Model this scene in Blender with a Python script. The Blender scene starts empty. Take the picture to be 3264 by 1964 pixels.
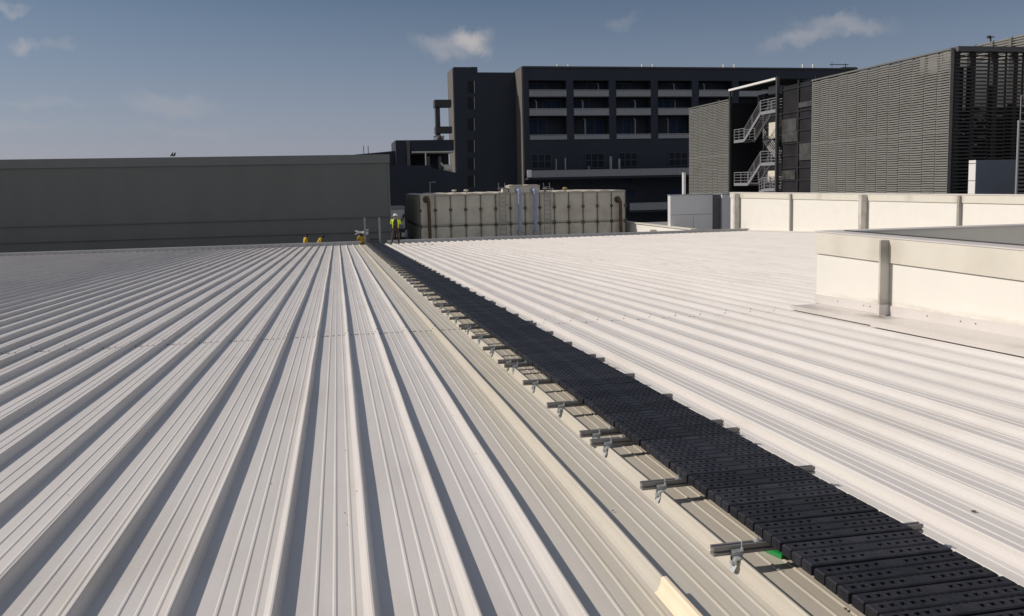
import bpy, bmesh, math, random
from mathutils import Vector, Matrix
R = math.radians
random.seed(7)
S = bpy.context.scene
COL = S.collection

# ------------------------------------------------------------------ camera
F, CX, CY = 2758.08, 1632.0, 876.69            # focal length and principal point in photo pixels (3264 wide)
PITCH, ROLL, YAW, SLOPE = 0.1032835, 0.0212296, 0.1980228, 0.0340625
H = 1.6
TS = math.tan(SLOPE)
fw = Vector((math.sin(YAW)*math.cos(PITCH), math.cos(YAW)*math.cos(PITCH), -math.sin(PITCH)))
_r = Vector((math.cos(YAW), -math.sin(YAW), 0)); _u = _r.cross(fw)
rt = math.cos(ROLL)*_r - math.sin(ROLL)*_u
up = math.sin(ROLL)*_r + math.cos(ROLL)*_u
cam = bpy.data.cameras.new('camera'); co = bpy.data.objects.new('camera', cam); COL.objects.link(co)
m = Matrix((rt, up, -fw)).transposed().to_4x4(); m.translation = Vector((0, 0, H)); co.matrix_world = m
cam.sensor_width = 36; cam.lens = F/3264*36
cam.shift_y = -(982-CY)/3264; cam.clip_start = 0.05; cam.clip_end = 20000
S.camera = co

def ray(x, y): return fw + rt*((x-CX)/F) + up*((CY-y)/F)
def at_y(x, y, Y): d = ray(x, y); return Vector((0, 0, H)) + d*(Y/d.y)     # surveyed point on the plane Y = const
def at_x(x, y, X): d = ray(x, y); return Vector((0, 0, H)) + d*(X/d.x)
def at_roof(x, y, h=0.0):
    d = ray(x, y); return Vector((0, 0, H)) + d*((h-H)/(d.z+TS*d.y))
def rz(y, h=0.0): return -TS*y + h                                       # roof surface height

# ------------------------------------------------------------------ light
SUN = Vector((-1.30, 0.46, 1.0)).normalized()
elev = math.asin(SUN.z)
sl = bpy.data.lights.new('sun', 'SUN'); so = bpy.data.objects.new('sun', sl); COL.objects.link(so)
so.rotation_euler = SUN.to_track_quat('Z', 'Y').to_euler()
sl.energy = 3.75; sl.angle = R(0.53); sl.color = (1.0, 0.895, 0.79)
W = bpy.data.worlds.new('World'); S.world = W; W.use_nodes = True
wn, wl = W.node_tree.nodes, W.node_tree.links
wn.clear()
wo = wn.new('ShaderNodeOutputWorld'); bg = wn.new('ShaderNodeBackground'); sky = wn.new('ShaderNodeTexSky')
sky.sky_type = 'NISHITA'; sky.sun_disc = False; sky.sun_elevation = elev
sky.sun_rotation = math.atan2(SUN.x, SUN.y)
sky.air_density = 1.0; sky.dust_density = .7; sky.ozone_density = 3.0; sky.altitude = 60
bg.inputs[1].default_value = 0.095
def vmath(op, a, b=None):
    n = wn.new('ShaderNodeVectorMath'); n.operation = op
    for i, v in enumerate((a, b)):
        if v is None: continue
        if hasattr(v, 'type'): wl.new(v, n.inputs[i])
        else: n.inputs[i].default_value = v
    return n
def wmath(op, a, b=None, clamp=False):
    n = wn.new('ShaderNodeMath'); n.operation = op; n.use_clamp = clamp
    for i, v in enumerate((a, b)):
        if v is None: continue
        if hasattr(v, 'type'): wl.new(v, n.inputs[i])
        else: n.inputs[i].default_value = v
    return n.outputs[0]
tc = wn.new('ShaderNodeTexCoord'); D = tc.outputs['Generated']
nz = wn.new('ShaderNodeTexNoise'); nz.inputs['Scale'].default_value = 34; nz.inputs['Detail'].default_value = 6; nz.inputs['Roughness'].default_value = .6
wl.new(D, nz.inputs['Vector'])
nc = vmath('SUBTRACT', nz.outputs['Color'], (.5, .5, .5)).outputs[0]
sc = wn.new('ShaderNodeVectorMath'); sc.operation = 'SCALE'; sc.inputs['Scale'].default_value = .042; wl.new(nc, sc.inputs[0])
DW = vmath('ADD', D, sc.outputs[0]).outputs[0]
total = None
for (px, py, sx, sy, tilt, dens) in [(1496, 136, 64, 36, -.1, .85), (1415, 152, 90, 32, .15, .38), (2560, 112, 95, 30, -.35, .36), (2690, 78, 120, 25, .05, .36),
        (1975, 66, 50, 16, -.4, .14), (80, 146, 38, 22, 0, .42), (15, 24, 55, 14, 0, .34), (190, 145, 45, 12, 0, .16), (540, 328, 120, 32, .1, .22),
        (130, 322, 110, 16, 0, .14), (620, 420, 160, 20, 0, .10), (40, 400, 120, 20, 0, .12)]:
    d0 = ray(px, py).normalized()
    a = (ray(px+50, py+50*tilt).normalized()-d0).normalized(); b = d0.cross(a).normalized()
    v = vmath('SUBTRACT', DW, tuple(d0)).outputs[0]
    s1 = vmath('DOT_PRODUCT', v, tuple(a)).outputs['Value']; s2 = vmath('DOT_PRODUCT', v, tuple(b)).outputs['Value']
    s3 = vmath('DOT_PRODUCT', D, tuple(d0)).outputs['Value']
    e = wmath('ADD', wmath('POWER', wmath('MULTIPLY', s1, F/(sx*1.5)), 2), wmath('POWER', wmath('MULTIPLY', s2, F/(sy*1.5)), 2))
    k = wmath('SUBTRACT', 1.0, e, True); k = wmath('MULTIPLY', wmath('MULTIPLY', k, k), dens*1.15)
    k = wmath('MULTIPLY', k, wmath('GREATER_THAN', s3, 0))
    total = k if total is None else wmath('MAXIMUM', total, k)
mx = wn.new('ShaderNodeMixRGB'); wl.new(total, mx.inputs[0])
# humid tropical air: greyer, less green sky than the clear-air model
tint = wn.new('ShaderNodeMixRGB'); tint.blend_type = 'MULTIPLY'; tint.inputs[0].default_value = 1; wl.new(sky.outputs[0], tint.inputs[1])  # pale haze band low in the sky follows; tint.inputs[2].default_value = (.63, .575, .80, 1)
# unseen cloud added overhead and behind the camera to brighten the shade
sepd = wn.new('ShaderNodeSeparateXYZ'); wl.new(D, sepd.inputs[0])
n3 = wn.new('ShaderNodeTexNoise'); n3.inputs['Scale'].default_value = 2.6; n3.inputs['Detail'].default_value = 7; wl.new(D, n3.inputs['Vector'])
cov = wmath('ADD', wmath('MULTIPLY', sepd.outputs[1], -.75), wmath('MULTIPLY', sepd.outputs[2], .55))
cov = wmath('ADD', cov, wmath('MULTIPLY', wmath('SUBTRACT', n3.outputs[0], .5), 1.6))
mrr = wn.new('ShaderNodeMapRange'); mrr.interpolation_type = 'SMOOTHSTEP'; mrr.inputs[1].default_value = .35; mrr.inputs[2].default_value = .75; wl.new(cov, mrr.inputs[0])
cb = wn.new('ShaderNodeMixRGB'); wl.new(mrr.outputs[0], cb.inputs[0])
hz = wn.new('ShaderNodeMapRange'); hz.inputs[1].default_value = .22; hz.inputs[2].default_value = .0; hz.inputs[3].default_value = 0; hz.inputs[4].default_value = .55; wl.new(sepd.outputs[2], hz.inputs[0])
hm = wn.new('ShaderNodeMixRGB'); wl.new(hz.outputs[0], hm.inputs[0]); wl.new(tint.outputs[0], hm.inputs[1]); hm.inputs[2].default_value = (4.1, 4.15, 5.9, 1)
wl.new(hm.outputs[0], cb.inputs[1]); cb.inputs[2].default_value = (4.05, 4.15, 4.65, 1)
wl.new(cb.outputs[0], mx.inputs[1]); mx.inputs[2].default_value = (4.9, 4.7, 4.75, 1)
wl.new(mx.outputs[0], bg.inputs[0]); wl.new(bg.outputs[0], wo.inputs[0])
vs = S.view_settings; vs.view_transform = 'Standard'; vs.look = 'None'; vs.exposure = 0; vs.gamma = 1
S.render.engine = 'CYCLES'

# ------------------------------------------------------------------ helpers
WLOC = {}
class MB:
    def __init__(s): s.v = []; s.f = []; s.mi = []
    def add(s, vs, fs, mi=0):
        n = len(s.v); s.v += [tuple(v) for v in vs]; s.f += [tuple(i+n for i in f) for f in fs]; s.mi += [mi]*len(fs); return s
    def box(s, x0, x1, y0, y1, z0, z1, mi=0):
        return s.hexa([(x0,y0,z0),(x1,y0,z0),(x1,y1,z0),(x0,y1,z0),(x0,y0,z1),(x1,y0,z1),(x1,y1,z1),(x0,y1,z1)], mi)
    def hexa(s, v, mi=0):
        return s.add(v, [(3,2,1,0),(4,5,6,7),(0,1,5,4),(1,2,6,5),(2,3,7,6),(3,0,4,7)], mi)
    def bar(s, a, b, w, h, upv=(0,0,1), mi=0):
        a, b = Vector(a), Vector(b); d = (b-a).normalized(); U = Vector(upv)
        if abs(d.dot(U)) > .99: U = Vector((0,1,0))
        L = d.cross(U).normalized()*w/2; T = L.cross(d).normalized()*h/2
        return s.add([a-L-T,a+L-T,a+L+T,a-L+T,b-L-T,b+L-T,b+L+T,b-L+T], [(0,1,2,3),(7,6,5,4),(4,5,1,0),(5,6,2,1),(6,7,3,2),(7,4,0,3)], mi)
    def tube(s, pts, r, n=8, mi=0, caps=True):
        pts = [Vector(p) for p in pts]; rs = r if isinstance(r, (list, tuple)) else [r]*len(pts)
        base = len(s.v); ref = None
        for i, p in enumerate(pts):
            d = (pts[min(i+1, len(pts)-1)]-pts[max(i-1, 0)]).normalized()
            if ref is None: ref = d.cross(Vector((0,0,1)) if abs(d.z) < .9 else Vector((1,0,0))).normalized()
            L = (ref-d*ref.dot(d)).normalized(); ref = L; T = L.cross(d).normalized()
            for k in range(n):
                an = 2*math.pi*k/n; s.v.append(tuple(p+(L*math.cos(an)+T*math.sin(an))*rs[i]))
        fs = []
        for i in range(len(pts)-1):
            for k in range(n):
                a = base+i*n+k; b = base+i*n+(k+1) % n; fs.append((a, b, b+n, a+n))
        if caps: fs.append(tuple(base+k for k in range(n))[::-1]); fs.append(tuple(base+(len(pts)-1)*n+k for k in range(n)))
        s.f += fs; s.mi += [mi]*len(fs); return s
    def prism(s, prof, f0, f1, mi=0, caps=True):
        # prof: list of (u,v); f0,f1: functions (u,v)->xyz for both ends
        n = len(prof); A = [f0(u, v) for u, v in prof]; B = [f1(u, v) for u, v in prof]
        fs = [(i, (i+1) % n, (i+1) % n+n, i+n) for i in range(n)]
        if caps: fs += [tuple(range(n))[::-1], tuple(range(n, 2*n))]
        return s.add(A+B, fs, mi)
    def build(s, name, mats, parent=None, smooth=False, fix=True, bevel=0):
        off = WLOC.get(parent.name, Vector((0,0,0))) if parent else Vector((0,0,0))
        me = bpy.data.meshes.new(name)
        me.from_pydata([(v[0]-off.x, v[1]-off.y, v[2]-off.z) for v in s.v], [], s.f)
        if not isinstance(mats, (list, tuple)): mats = [mats]
        for mt in mats: me.materials.append(mt)
        for p, k in zip(me.polygons, s.mi): p.material_index = k
        if fix:
            bm = bmesh.new(); bm.from_mesh(me); bmesh.ops.recalc_face_normals(bm, faces=bm.faces)
            if bevel: bmesh.ops.bevel(bm, geom=[e for e in bm.edges if len(e.link_faces) == 2 and e.calc_face_angle(0) > .5], offset=bevel, segments=1, affect='EDGES')
            bm.to_mesh(me); bm.free()
        if smooth:
            for p in me.polygons: p.use_smooth = True
        me.update()
        o = bpy.data.objects.new(name, me); COL.objects.link(o)
        if parent: o.parent = parent; WLOC[o.name] = off
        else: WLOC[o.name] = Vector((0,0,0))
        return o
def tag(o, label=None, cat=None, group=None, kind=None):
    if label: o['label'] = label
    if cat: o['category'] = cat
    if group: o['group'] = group
    if kind: o['kind'] = kind
    return o
def thing(name, loc, label, cat, group=None):
    o = bpy.data.objects.new(name, None); COL.objects.link(o); o.location = loc; o.empty_display_size = .2
    WLOC[o.name] = Vector(loc); return tag(o, label, cat, group)

MATS = {}
def mat(name, col, rough=.6, metal=0, var=.12, scale=6, stretch=(1,1,1), bump=0, bscale=40, spec=.5, dirt=None, dscale=1.5, damt=.4):
    mt = bpy.data.materials.new(name); mt.use_nodes = True; n, l = mt.node_tree.nodes, mt.node_tree.links
    p = n['Principled BSDF']; p.inputs['Roughness'].default_value = rough; p.inputs['Metallic'].default_value = metal
    p.inputs['Specular IOR Level'].default_value = spec
    t = n.new('ShaderNodeTexCoord'); mp = n.new('ShaderNodeMapping'); mp.inputs['Scale'].default_value = stretch
    l.new(t.outputs['Object'], mp.inputs[0])
    nz = n.new('ShaderNodeTexNoise'); nz.inputs['Scale'].default_value = scale; nz.inputs['Detail'].default_value = 5; l.new(mp.outputs[0], nz.inputs['Vector'])
    mr = n.new('ShaderNodeMapRange'); mr.inputs['From Min'].default_value = .3; mr.inputs['From Max'].default_value = .7
    mr.inputs['To Min'].default_value = 1-var; mr.inputs['To Max'].default_value = 1+var*.6; l.new(nz.outputs[0], mr.inputs[0])
    vm = n.new('ShaderNodeVectorMath'); vm.operation = 'SCALE'; vm.inputs[0].default_value = col[:3]; l.new(mr.outputs[0], vm.inputs['Scale'])
    out = vm.outputs[0]
    if dirt:
        n2 = n.new('ShaderNodeTexNoise'); n2.inputs['Scale'].default_value = dscale; n2.inputs['Detail'].default_value = 7; n2.inputs['Roughness'].default_value = .65; l.new(mp.outputs[0], n2.inputs['Vector'])
        r2 = n.new('ShaderNodeMapRange'); r2.inputs['From Min'].default_value = .48; r2.inputs['From Max'].default_value = .72; r2.inputs['To Max'].default_value = damt; l.new(n2.outputs[0], r2.inputs[0])
        mxx = n.new('ShaderNodeMixRGB'); l.new(r2.outputs[0], mxx.inputs[0]); l.new(out, mxx.inputs[1]); mxx.inputs[2].default_value = (*dirt, 1); out = mxx.outputs[0]
    l.new(out, p.inputs['Base Color'])
    if bump:
        bz = n.new('ShaderNodeTexNoise'); bz.inputs['Scale'].default_value = bscale; bz.inputs['Detail'].default_value = 3; l.new(mp.outputs[0], bz.inputs['Vector'])
        bp = n.new('ShaderNodeBump'); bp.inputs['Strength'].default_value = bump; bp.inputs['Distance'].default_value = .01; l.new(bz.outputs[0], bp.inputs['Height']); l.new(bp.outputs[0], p.inputs['Normal'])
    MATS[name] = mt; return mt

cream = mat('cream_painted_metal', (.79, .775, .715), .45, 0, .02, 2, bump=.05, bscale=3, dirt=(.62,.60,.50), dscale=.8, damt=.12)
cream_band = mat('weathered_cream_trim', (.68, .655, .57), .5, 0, .03, 3, bump=.05, dirt=(.5,.48,.38), dscale=1.0, damt=.28)
flash_m = mat('flashing_metal', (.64, .61, .585), .45, 0, .03, 3, bump=.06, dirt=(.45,.42,.34), dscale=1.2, damt=.16)
trim_grey = mat('grey_pilaster_metal', (.60, .58, .53), .5, 0, .12, 5, (1,1,.4), dirt=(.16,.15,.12), dscale=3, damt=.6)
galv = mat('galvanised_steel', (.30, .31, .32), .38, .7, .2, 25)
alu = mat('aluminium_rail', (.24, .23, .225), .42, .4, .12, 12, (.3,4,4))
rubber = mat('black_plastic_mat', (.018, .0185, .024), .48, 0, .35, 30, bump=.35, bscale=120, spec=.35, dirt=(.05,.05,.055), dscale=9, damt=.35)
grey_wall = mat('grey_cladding', (.118, .124, .117), .6, 0, .07, .6, (1,1,.2), bump=.04, bscale=2)
grey_band = mat('grey_cladding_cap', (.135, .143, .142), .6, 0, .05, 1)
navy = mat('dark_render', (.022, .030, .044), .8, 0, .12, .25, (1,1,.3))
navy_lit = mat('sunlit_dark_render', (.115, .107, .10), .8, 0, .08, .4)  # sunlit copy of the dark render, sunlight put into the colour
recess = mat('dark_recess', (.012, .013, .018), .9, 0, .2, .5)
glass_dk = mat('dim_glass', (.012, .020, .034), .4, 0, .4, .6, spec=.15)
glass = mat('blue_glass', (.012, .030, .070), .45, 0, .4, .5, spec=.15)
rail_m = mat('balcony_rail_metal', (.27, .285, .30), .5, .1, .1, 3)
white_m = mat('white_paint', (.78, .78, .76), .4, 0, .05, 5)
louvre_m = mat('grey_green_louvre', (.168, .171, .158), .5, .1, .10, 1.2, (1,1,3), dirt=(.10,.085,.07), dscale=.25, damt=.4)
louvre_dk = mat('shaded_louvre', (.035, .034, .034), .55, .1, .12, 1.5)  # shaded copy of the louvre colour, shade painted in as a darker tone
steel_dk = mat('dark_steel', (.06, .06, .062), .5, .3, .1, 3)
steel_lt = mat('light_steel', (.30, .31, .32), .45, .3, .1, 4)
panel_dk = mat('dark_glazed_panel', (.020, .020, .023), .6, 0, .35, .5, spec=.15)
tank_m = mat('grp_tank_panel', (.57, .535, .44), .6, 0, .10, .9, bump=.1, bscale=3, dirt=(.28,.24,.17), dscale=.7, damt=.5)
tank_top = mat('grp_tank_lid', (.50, .47, .40), .6, 0, .08, 1)
flange = mat('tank_flange', (.10, .088, .065), .7, .1, .3, 2)
rusty = mat('brown_pipe', (.11, .065, .035), .7, .1, .3, 2)
blue_pipe = mat('pale_blue_pipe', (.30, .35, .50), .7, 0, .08, 3)
cabinet_m = mat('grey_cabinet_panel', (.60, .605, .62), .5, 0, .04, 1)
dark_gap = mat('shadow_gap_panel', (.10, .10, .105), .6, 0, .1, 1)
bluegrey = mat('blue_grey_panel', (.24, .28, .35), .5, 0, .08, .6)
green_m = mat('green_plastic', (.01, .27, .06), .4, 0, .05, 10)
tape_m = mat('fresh_cream_tape', (.84, .70, .52), .55, 0, .03, 8)
dark_spot = mat('dark_speck', (.03, .025, .02), .8, 0, .3, 30)
leaf_m = mat('dead_leaf', (.12, .08, .04), .8, 0, .3, 40)
ground_m = mat('concrete_ground', (.22, .21, .19), .9, 0, .15, .3, bump=.2, bscale=4)
deck_m = mat('lower_roof_sheet', (.30, .30, .30), .6, 0, .1, .5)

rn = rubber.node_tree.nodes; rl = rubber.node_tree.links; rp = rn['Principled BSDF']
oi = rn.new('ShaderNodeObjectInfo'); rmp = rn.new('ShaderNodeMapRange'); rmp.inputs['To Min'].default_value = .75; rmp.inputs['To Max'].default_value = 1.45; rl.new(oi.outputs['Random'], rmp.inputs[0])
rv = rn.new('ShaderNodeVectorMath'); rv.operation = 'SCALE'; rl.new(rp.inputs['Base Color'].links[0].from_socket, rv.inputs[0]); rl.new(rmp.outputs[0], rv.inputs['Scale']); rl.new(rv.outputs[0], rp.inputs['Base Color'])
def stain(m_, pts, col=(.10,.085,.06)):
    # grime that has settled round fixed points of the real object (world-sized blotches)
    n, l = m_.node_tree.nodes, m_.node_tree.links; p = n['Principled BSDF']; src = p.inputs['Base Color'].links[0].from_socket
    ge = n.new('ShaderNodeNewGeometry'); nz = n.new('ShaderNodeTexNoise'); nz.inputs['Scale'].default_value = 9; nz.inputs['Detail'].default_value = 6; l.new(ge.outputs['Position'], nz.inputs[0])
    for (c, sc_, amt) in pts:
        a = n.new('ShaderNodeVectorMath'); a.operation = 'SUBTRACT'; l.new(ge.outputs['Position'], a.inputs[0]); a.inputs[1].default_value = c
        b_ = n.new('ShaderNodeVectorMath'); b_.operation = 'DIVIDE'; l.new(a.outputs[0], b_.inputs[0]); b_.inputs[1].default_value = sc_
        ln = n.new('ShaderNodeVectorMath'); ln.operation = 'LENGTH'; l.new(b_.outputs[0], ln.inputs[0])
        ad = n.new('ShaderNodeMath'); ad.operation = 'ADD'; l.new(ln.outputs['Value'], ad.inputs[0]); l.new(nz.outputs[0], ad.inputs[1])
        mr = n.new('ShaderNodeMapRange'); mr.inputs[1].default_value = 1.5; mr.inputs[2].default_value = .55; mr.inputs[4].default_value = amt; l.new(ad.outputs[0], mr.inputs[0])
        mxx = n.new('ShaderNodeMixRGB'); l.new(mr.outputs[0], mxx.inputs[0]); l.new(src, mxx.inputs[1]); mxx.inputs[2].default_value = (*col, 1); src = mxx.outputs[0]
    l.new(src, p.inputs['Base Color'])
    return m_
# ------------------------------------------------------------------ ground
g = MB().add([(-3000,-3000,-14),(3000,-3000,-14),(3000,3000,-14),(-3000,3000,-14)], [(0,1,2,3)]).build('ground', ground_m)
tag(g, 'pale concrete ground far below the roofs', kind='structure')

# ------------------------------------------------------------------ main roof
EAVE = 53.6; PITCHX = .4; X0 = .087; KX0, KX1 = -150, 67
rm = bpy.data.materials.new('white_standing_seam_roof'); rm.use_nodes = True
n, l = rm.node_tree.nodes, rm.node_tree.links; p = n['Principled BSDF']
def node(t, **k):
    q = n.new(t)
    for a, b in k.items(): q.inputs[a].default_value = b
    return q
tcn = node('ShaderNodeTexCoord'); sep = node('ShaderNodeSeparateXYZ'); l.new(tcn.outputs['Object'], sep.inputs[0])
mp = node('ShaderNodeMapping'); mp.inputs['Scale'].default_value = (1.8, .10, 1); l.new(tcn.outputs['Object'], mp.inputs[0])
a1 = node('ShaderNodeTexNoise', Scale=2.2, Detail=8, Roughness=.62); l.new(mp.outputs[0], a1.inputs[0])
a2 = node('ShaderNodeTexNoise', Scale=.9, Detail=6); l.new(tcn.outputs['Object'], a2.inputs[0])
a3 = node('ShaderNodeTexNoise', Scale=60, Detail=2); l.new(tcn.outputs['Object'], a3.inputs[0])
def M_(op, a, b=None, c=None, clamp=False):
    q = n.new('ShaderNodeMath'); q.operation = op; q.use_clamp = clamp
    for i, v in enumerate((a, b, c)):
        if v is None: continue
        if hasattr(v, 'type'): l.new(v, q.inputs[i])
        else: q.inputs[i].default_value = v
    return q.outputs[0]
def MR(v, a, b, c, d):
    q = n.new('ShaderNodeMapRange'); l.new(v, q.inputs[0])
    for i, x in enumerate((a, b, c, d)): q.inputs[i+1].default_value = x
    return q.outputs[0]
# walked-on dust beside the walkway: cream tint between X=1.25 and 2.9
dx = M_('ABSOLUTE', M_('SUBTRACT', sep.outputs[0], 1.80))
dust = MR(dx, .62, .98, 1, 0)
dust = M_('MULTIPLY', dust, MR(a1.outputs[0], .3, .65, .45, 1))
# panel-to-panel tone
pi = M_('FLOOR', M_('DIVIDE', M_('SUBTRACT', sep.outputs[0], X0), PITCHX))
wnn = n.new('ShaderNodeTexWhiteNoise'); wnn.noise_dimensions = '1D'; l.new(pi, wnn.inputs['W'])
tone = M_('ADD', MR(wnn.outputs['Value'], 0, 1, -.025, .025), MR(a1.outputs[0], .3, .7, -.075, .04))
tone = M_('ADD', tone, MR(a3.outputs[0], .3, .7, -.02, .02))
tone = M_('ADD', tone, 1)
m1 = n.new('ShaderNodeMixRGB'); m1.inputs[1].default_value = (.622, .603, .582, 1); m1.inputs[2].default_value = (.50, .465, .375, 1); l.new(dust, m1.inputs[0])
m2 = n.new('ShaderNodeMixRGB'); m2.inputs[2].default_value = (.42, .38, .31, 1); l.new(m1.outputs[0], m2.inputs[1]); l.new(MR(a2.outputs[0], .54, .78, 0, .30), m2.inputs[0])
vm = n.new('ShaderNodeVectorMath'); vm.operation = 'SCALE'; l.new(m2.outputs[0], vm.inputs[0]); l.new(tone, vm.inputs['Scale'])
l.new(vm.outputs[0], p.inputs['Base Color']); p.inputs['Roughness'].default_value = .42; p.inputs['Specular IOR Level'].default_value = .4
mp3 = node('ShaderNodeMapping'); mp3.inputs['Scale'].default_value = (5, .9, 1); l.new(tcn.outputs['Object'], mp3.inputs[0])
a4 = node('ShaderNodeTexNoise', Scale=1.0, Detail=2); l.new(mp3.outputs[0], a4.inputs[0])
bp = n.new('ShaderNodeBump'); bp.inputs['Strength'].default_value = .5; bp.inputs['Distance'].default_value = .014; l.new(a4.outputs[0], bp.inputs['Height']); l.new(bp.outputs[0], p.inputs['Normal'])

bld = thing('metal_roofed_building', (0, 20, rz(20)), 'long building in the foreground with a pale ribbed standing seam metal roof', 'building')
# profile across one pan, starting at the crest's right edge of seam k (u from crest, h)
PROF = [(-.046,0),(-.030,.010),(-.018,.040),(-.016,.060),(-.010,.066),(-.002,.066),(.002,.060),(.001,.048),(.014,.008),(.022,0)]
for c_ in (.163, .240, .317): PROF += [(c_-.011,0),(c_-.004,.0045),(c_+.004,.0045),(c_+.011,0)]
ys = [-8.0]
while ys[-1] < EAVE: ys.append(min(EAVE, ys[-1]+(.35 if ys[-1] < 12 else .9)))
V, Fc = [], []
rows = []
rng = random.Random(3)
xs = []
for k in range(KX0, KX1+1):
    for (u, h) in PROF: xs.append((k, X0+PITCHX*k+u, u, h))
nx = len(xs)
ph = {k: (rng.uniform(0, 6.28), rng.uniform(.25, .6), rng.uniform(0, 6.28)) for k in range(KX0, KX1+1)}
for y in ys:
    for (k, x, u, h) in xs:
        a_, fr, b_ = ph[k]
        j = (math.sin(y*fr+a_)*.0034 + math.sin(y*2.1+b_)*.0011 + math.sin(y*.93*3+a_*2)*.0008) if h > .02 else 0
        dz = math.sin(y*.9+b_+u*9)*.0012 if h < .006 else math.sin(y*.5+a_)*.0012
        V.append((x+j, y, rz(y, h+dz)))
for i in range(len(ys)-1):
    for j in range(nx-1):
        a_ = i*nx+j; Fc.append((a_, a_+1, a_+1+nx, a_+nx))
# the enclosure (X>7.3, Y<12.2) stands through the roof: leave the roof below it closed, the walls sit on top
b = MB(); b.add(V, Fc); roof = b.build('roof', rm, bld, fix=False)
XL, XR = X0+PITCHX*KX0-.05, X0+PITCHX*KX1+.3
# eave trim, upstand flashing and gutter
b = MB()
zf = rz(EAVE)
prof = [(EAVE-.02, zf+.02), (EAVE+.01, zf+.19), (EAVE+.03, zf+.215), (EAVE+.30, zf+.215), (EAVE+.30, zf-.3), (EAVE-.02, zf-.3)]
b.prism(prof, lambda u, v: (XL, u, v), lambda u, v: (1.35, u, v)); b.prism(prof, lambda u, v: (3.0, u, v), lambda u, v: (26.95, u, v))
b.build('eave_flashing', flash_m and mat('eave_flashing_metal', (.33,.33,.335), .5, .1, .08, 2), bld)
b = MB(); b.box(XL, 27.5, EAVE+.02, EAVE+.28, -14, zf-.31); b.box(XL, XL+.2, -8, EAVE, -14, rz(-8)-.4)
b.box(XL+.2, XR, -8, -7.8, -14, rz(-8)-.05); b.build('wall', deck_m, bld)
# lap joint with its screws at Y about 12
b = MB(); b2 = MB()
LY = 12.02
for k in range(-70, 67):
    x = X0+PITCHX*k
    if x > 6.6: break
    b.add([(x+.024, LY-.004, rz(LY, .0035)), (x+.352, LY-.004, rz(LY, .0035)), (x+.352, LY+.02, rz(LY, .004)), (x+.024, LY+.02, rz(LY, .004))], [(0,1,2,3)])
    us = [.05,.10,.125,.20,.275,.345,-.035,-.006] if x < 1.5 else [-.006, -.03, .2]
    for u in us:
        hh = .066 if abs(u+.006) < .003 else (.03 if u < -.02 and u > -.04 else .002)
        yy = LY-.03+rng.uniform(-.012,.012)
        r_ = rng.uniform(.005,.0085)
        b2.tube([(x+u, yy, rz(yy, hh)), (x+u, yy, rz(yy, hh+.009))], r_, 6)
b.build('lap_joint', flash_m, bld); tag(b2.build('lap_screws', dark_spot, bld), kind='stuff')
# fresh cream patch over the seam nearest the camera on the right
sx_ = X0+PITCHX*3
b = MB(); pr = [(-.050,.0035),(-.034,.013),(-.022,.042),(-.020,.063),(-.012,.070),(.001,.070),(.005,.063)]
sty = [3.28, 3.0, 2.7, 2.4, 2.1, 1.8, 1.5]
vv = [(sx_+u, y, rz(y, h+.001)) for y in sty for (u, h) in pr]; q = len(pr)
b.add(vv, [(i*q+j, i*q+j+1, (i+1)*q+j+1, (i+1)*q+j) for i in range(len(sty)-1) for j in range(q-1)])
o = b.build('seam_patch', tape_m, bld, fix=False); so_ = o.modifiers.new('thick', 'SOLIDIFY'); so_.thickness = .002; o['label'] = 'smooth cream patch over the seam at the bottom edge'
# uneven dark strip along the same seam's right side
b = MB()
yy = 1.5; pts = []
for i in range(60):
    y = 1.5+i*.12; w_ = .007+.004*math.sin(i*1.7)+rng.uniform(0, .005)
    pts.append((y, w_))
for (y, w_), (y2, w2) in zip(pts[:-1], pts[1:]):
    b.add([(sx_+.021, y, rz(y, .0035)), (sx_+.024+w_, y, rz(y, .003)), (sx_+.024+w2, y2, rz(y2, .003)), (sx_+.021, y2, rz(y2, .0035))], [(0,1,2,3)])
o = b.build('dark_seam_line', mat('dark_seam_grey', (.05,.055,.055), .7), bld, fix=False)

# ------------------------------------------------------------------ walkway
walk = thing('rooftop_walkway', (2.12, 2, rz(2)), 'long black plastic walkway on grey rails running across the pale roof to its far edge', 'walkway')
def slat_mb(b, yc, top=.045):
    hw, W2, ch = .0365, .322, .006
    holes = [s*(.068+.0415*i) for s in (-1, 1) for i in range(6)]
    xb = sorted(set([-W2, -W2+ch, W2-ch, W2] + [round(h+d, 5) for h in holes for d in (-.0105, .0105)]))
    yb = [-hw, -hw+ch, -.011, .011, hw-ch, hw]
    def z(i, j): return top-ch*.8 if (i in (0, len(xb)-1) or j in (0, len(yb)-1)) else top
    base = len(b.v)
    for j, y in enumerate(yb):
        for i, x in enumerate(xb): b.v.append((x, yc+y, z(i, j)))
    nn = len(xb)
    for j in range(len(yb)-1):
        for i in range(nn-1):
            a = base+j*nn+i
            cx = (xb[i]+xb[i+1])/2
            if j == 2 and any(abs(cx-h) < .006 for h in holes):
                x0, x1, y0, y1 = xb[i], xb[i+1], yc-.011, yc+.011; zz = top-.03
                q = len(b.v); b.v += [(x0,y0,zz),(x1,y0,zz),(x1,y1,zz),(x0,y1,zz)]
                c = [a, a+1, a+1+nn, a+nn]
                fs = [(c[k], q+k, q+(k+1) % 4, c[(k+1) % 4]) for k in range(4)]+[(q, q+1, q+2, q+3)]
                b.f += fs; b.mi += [0]*5
            else:
                b.f.append((a, a+1, a+1+nn, a+nn)); b.mi.append(0)
    zs = top-ch*.8
    b.add([(-W2,yc-hw,0),(W2,yc-hw,0),(W2,yc+hw,0),(-W2,yc+hw,0),(-W2,yc-hw,zs),(W2,yc-hw,zs),(W2,yc+hw,zs),(-W2,yc+hw,zs)], [(0,1,5,4),(1,2,6,5),(2,3,7,6),(3,0,4,7),(3,2,1,0)])
MOD = .2540
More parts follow.
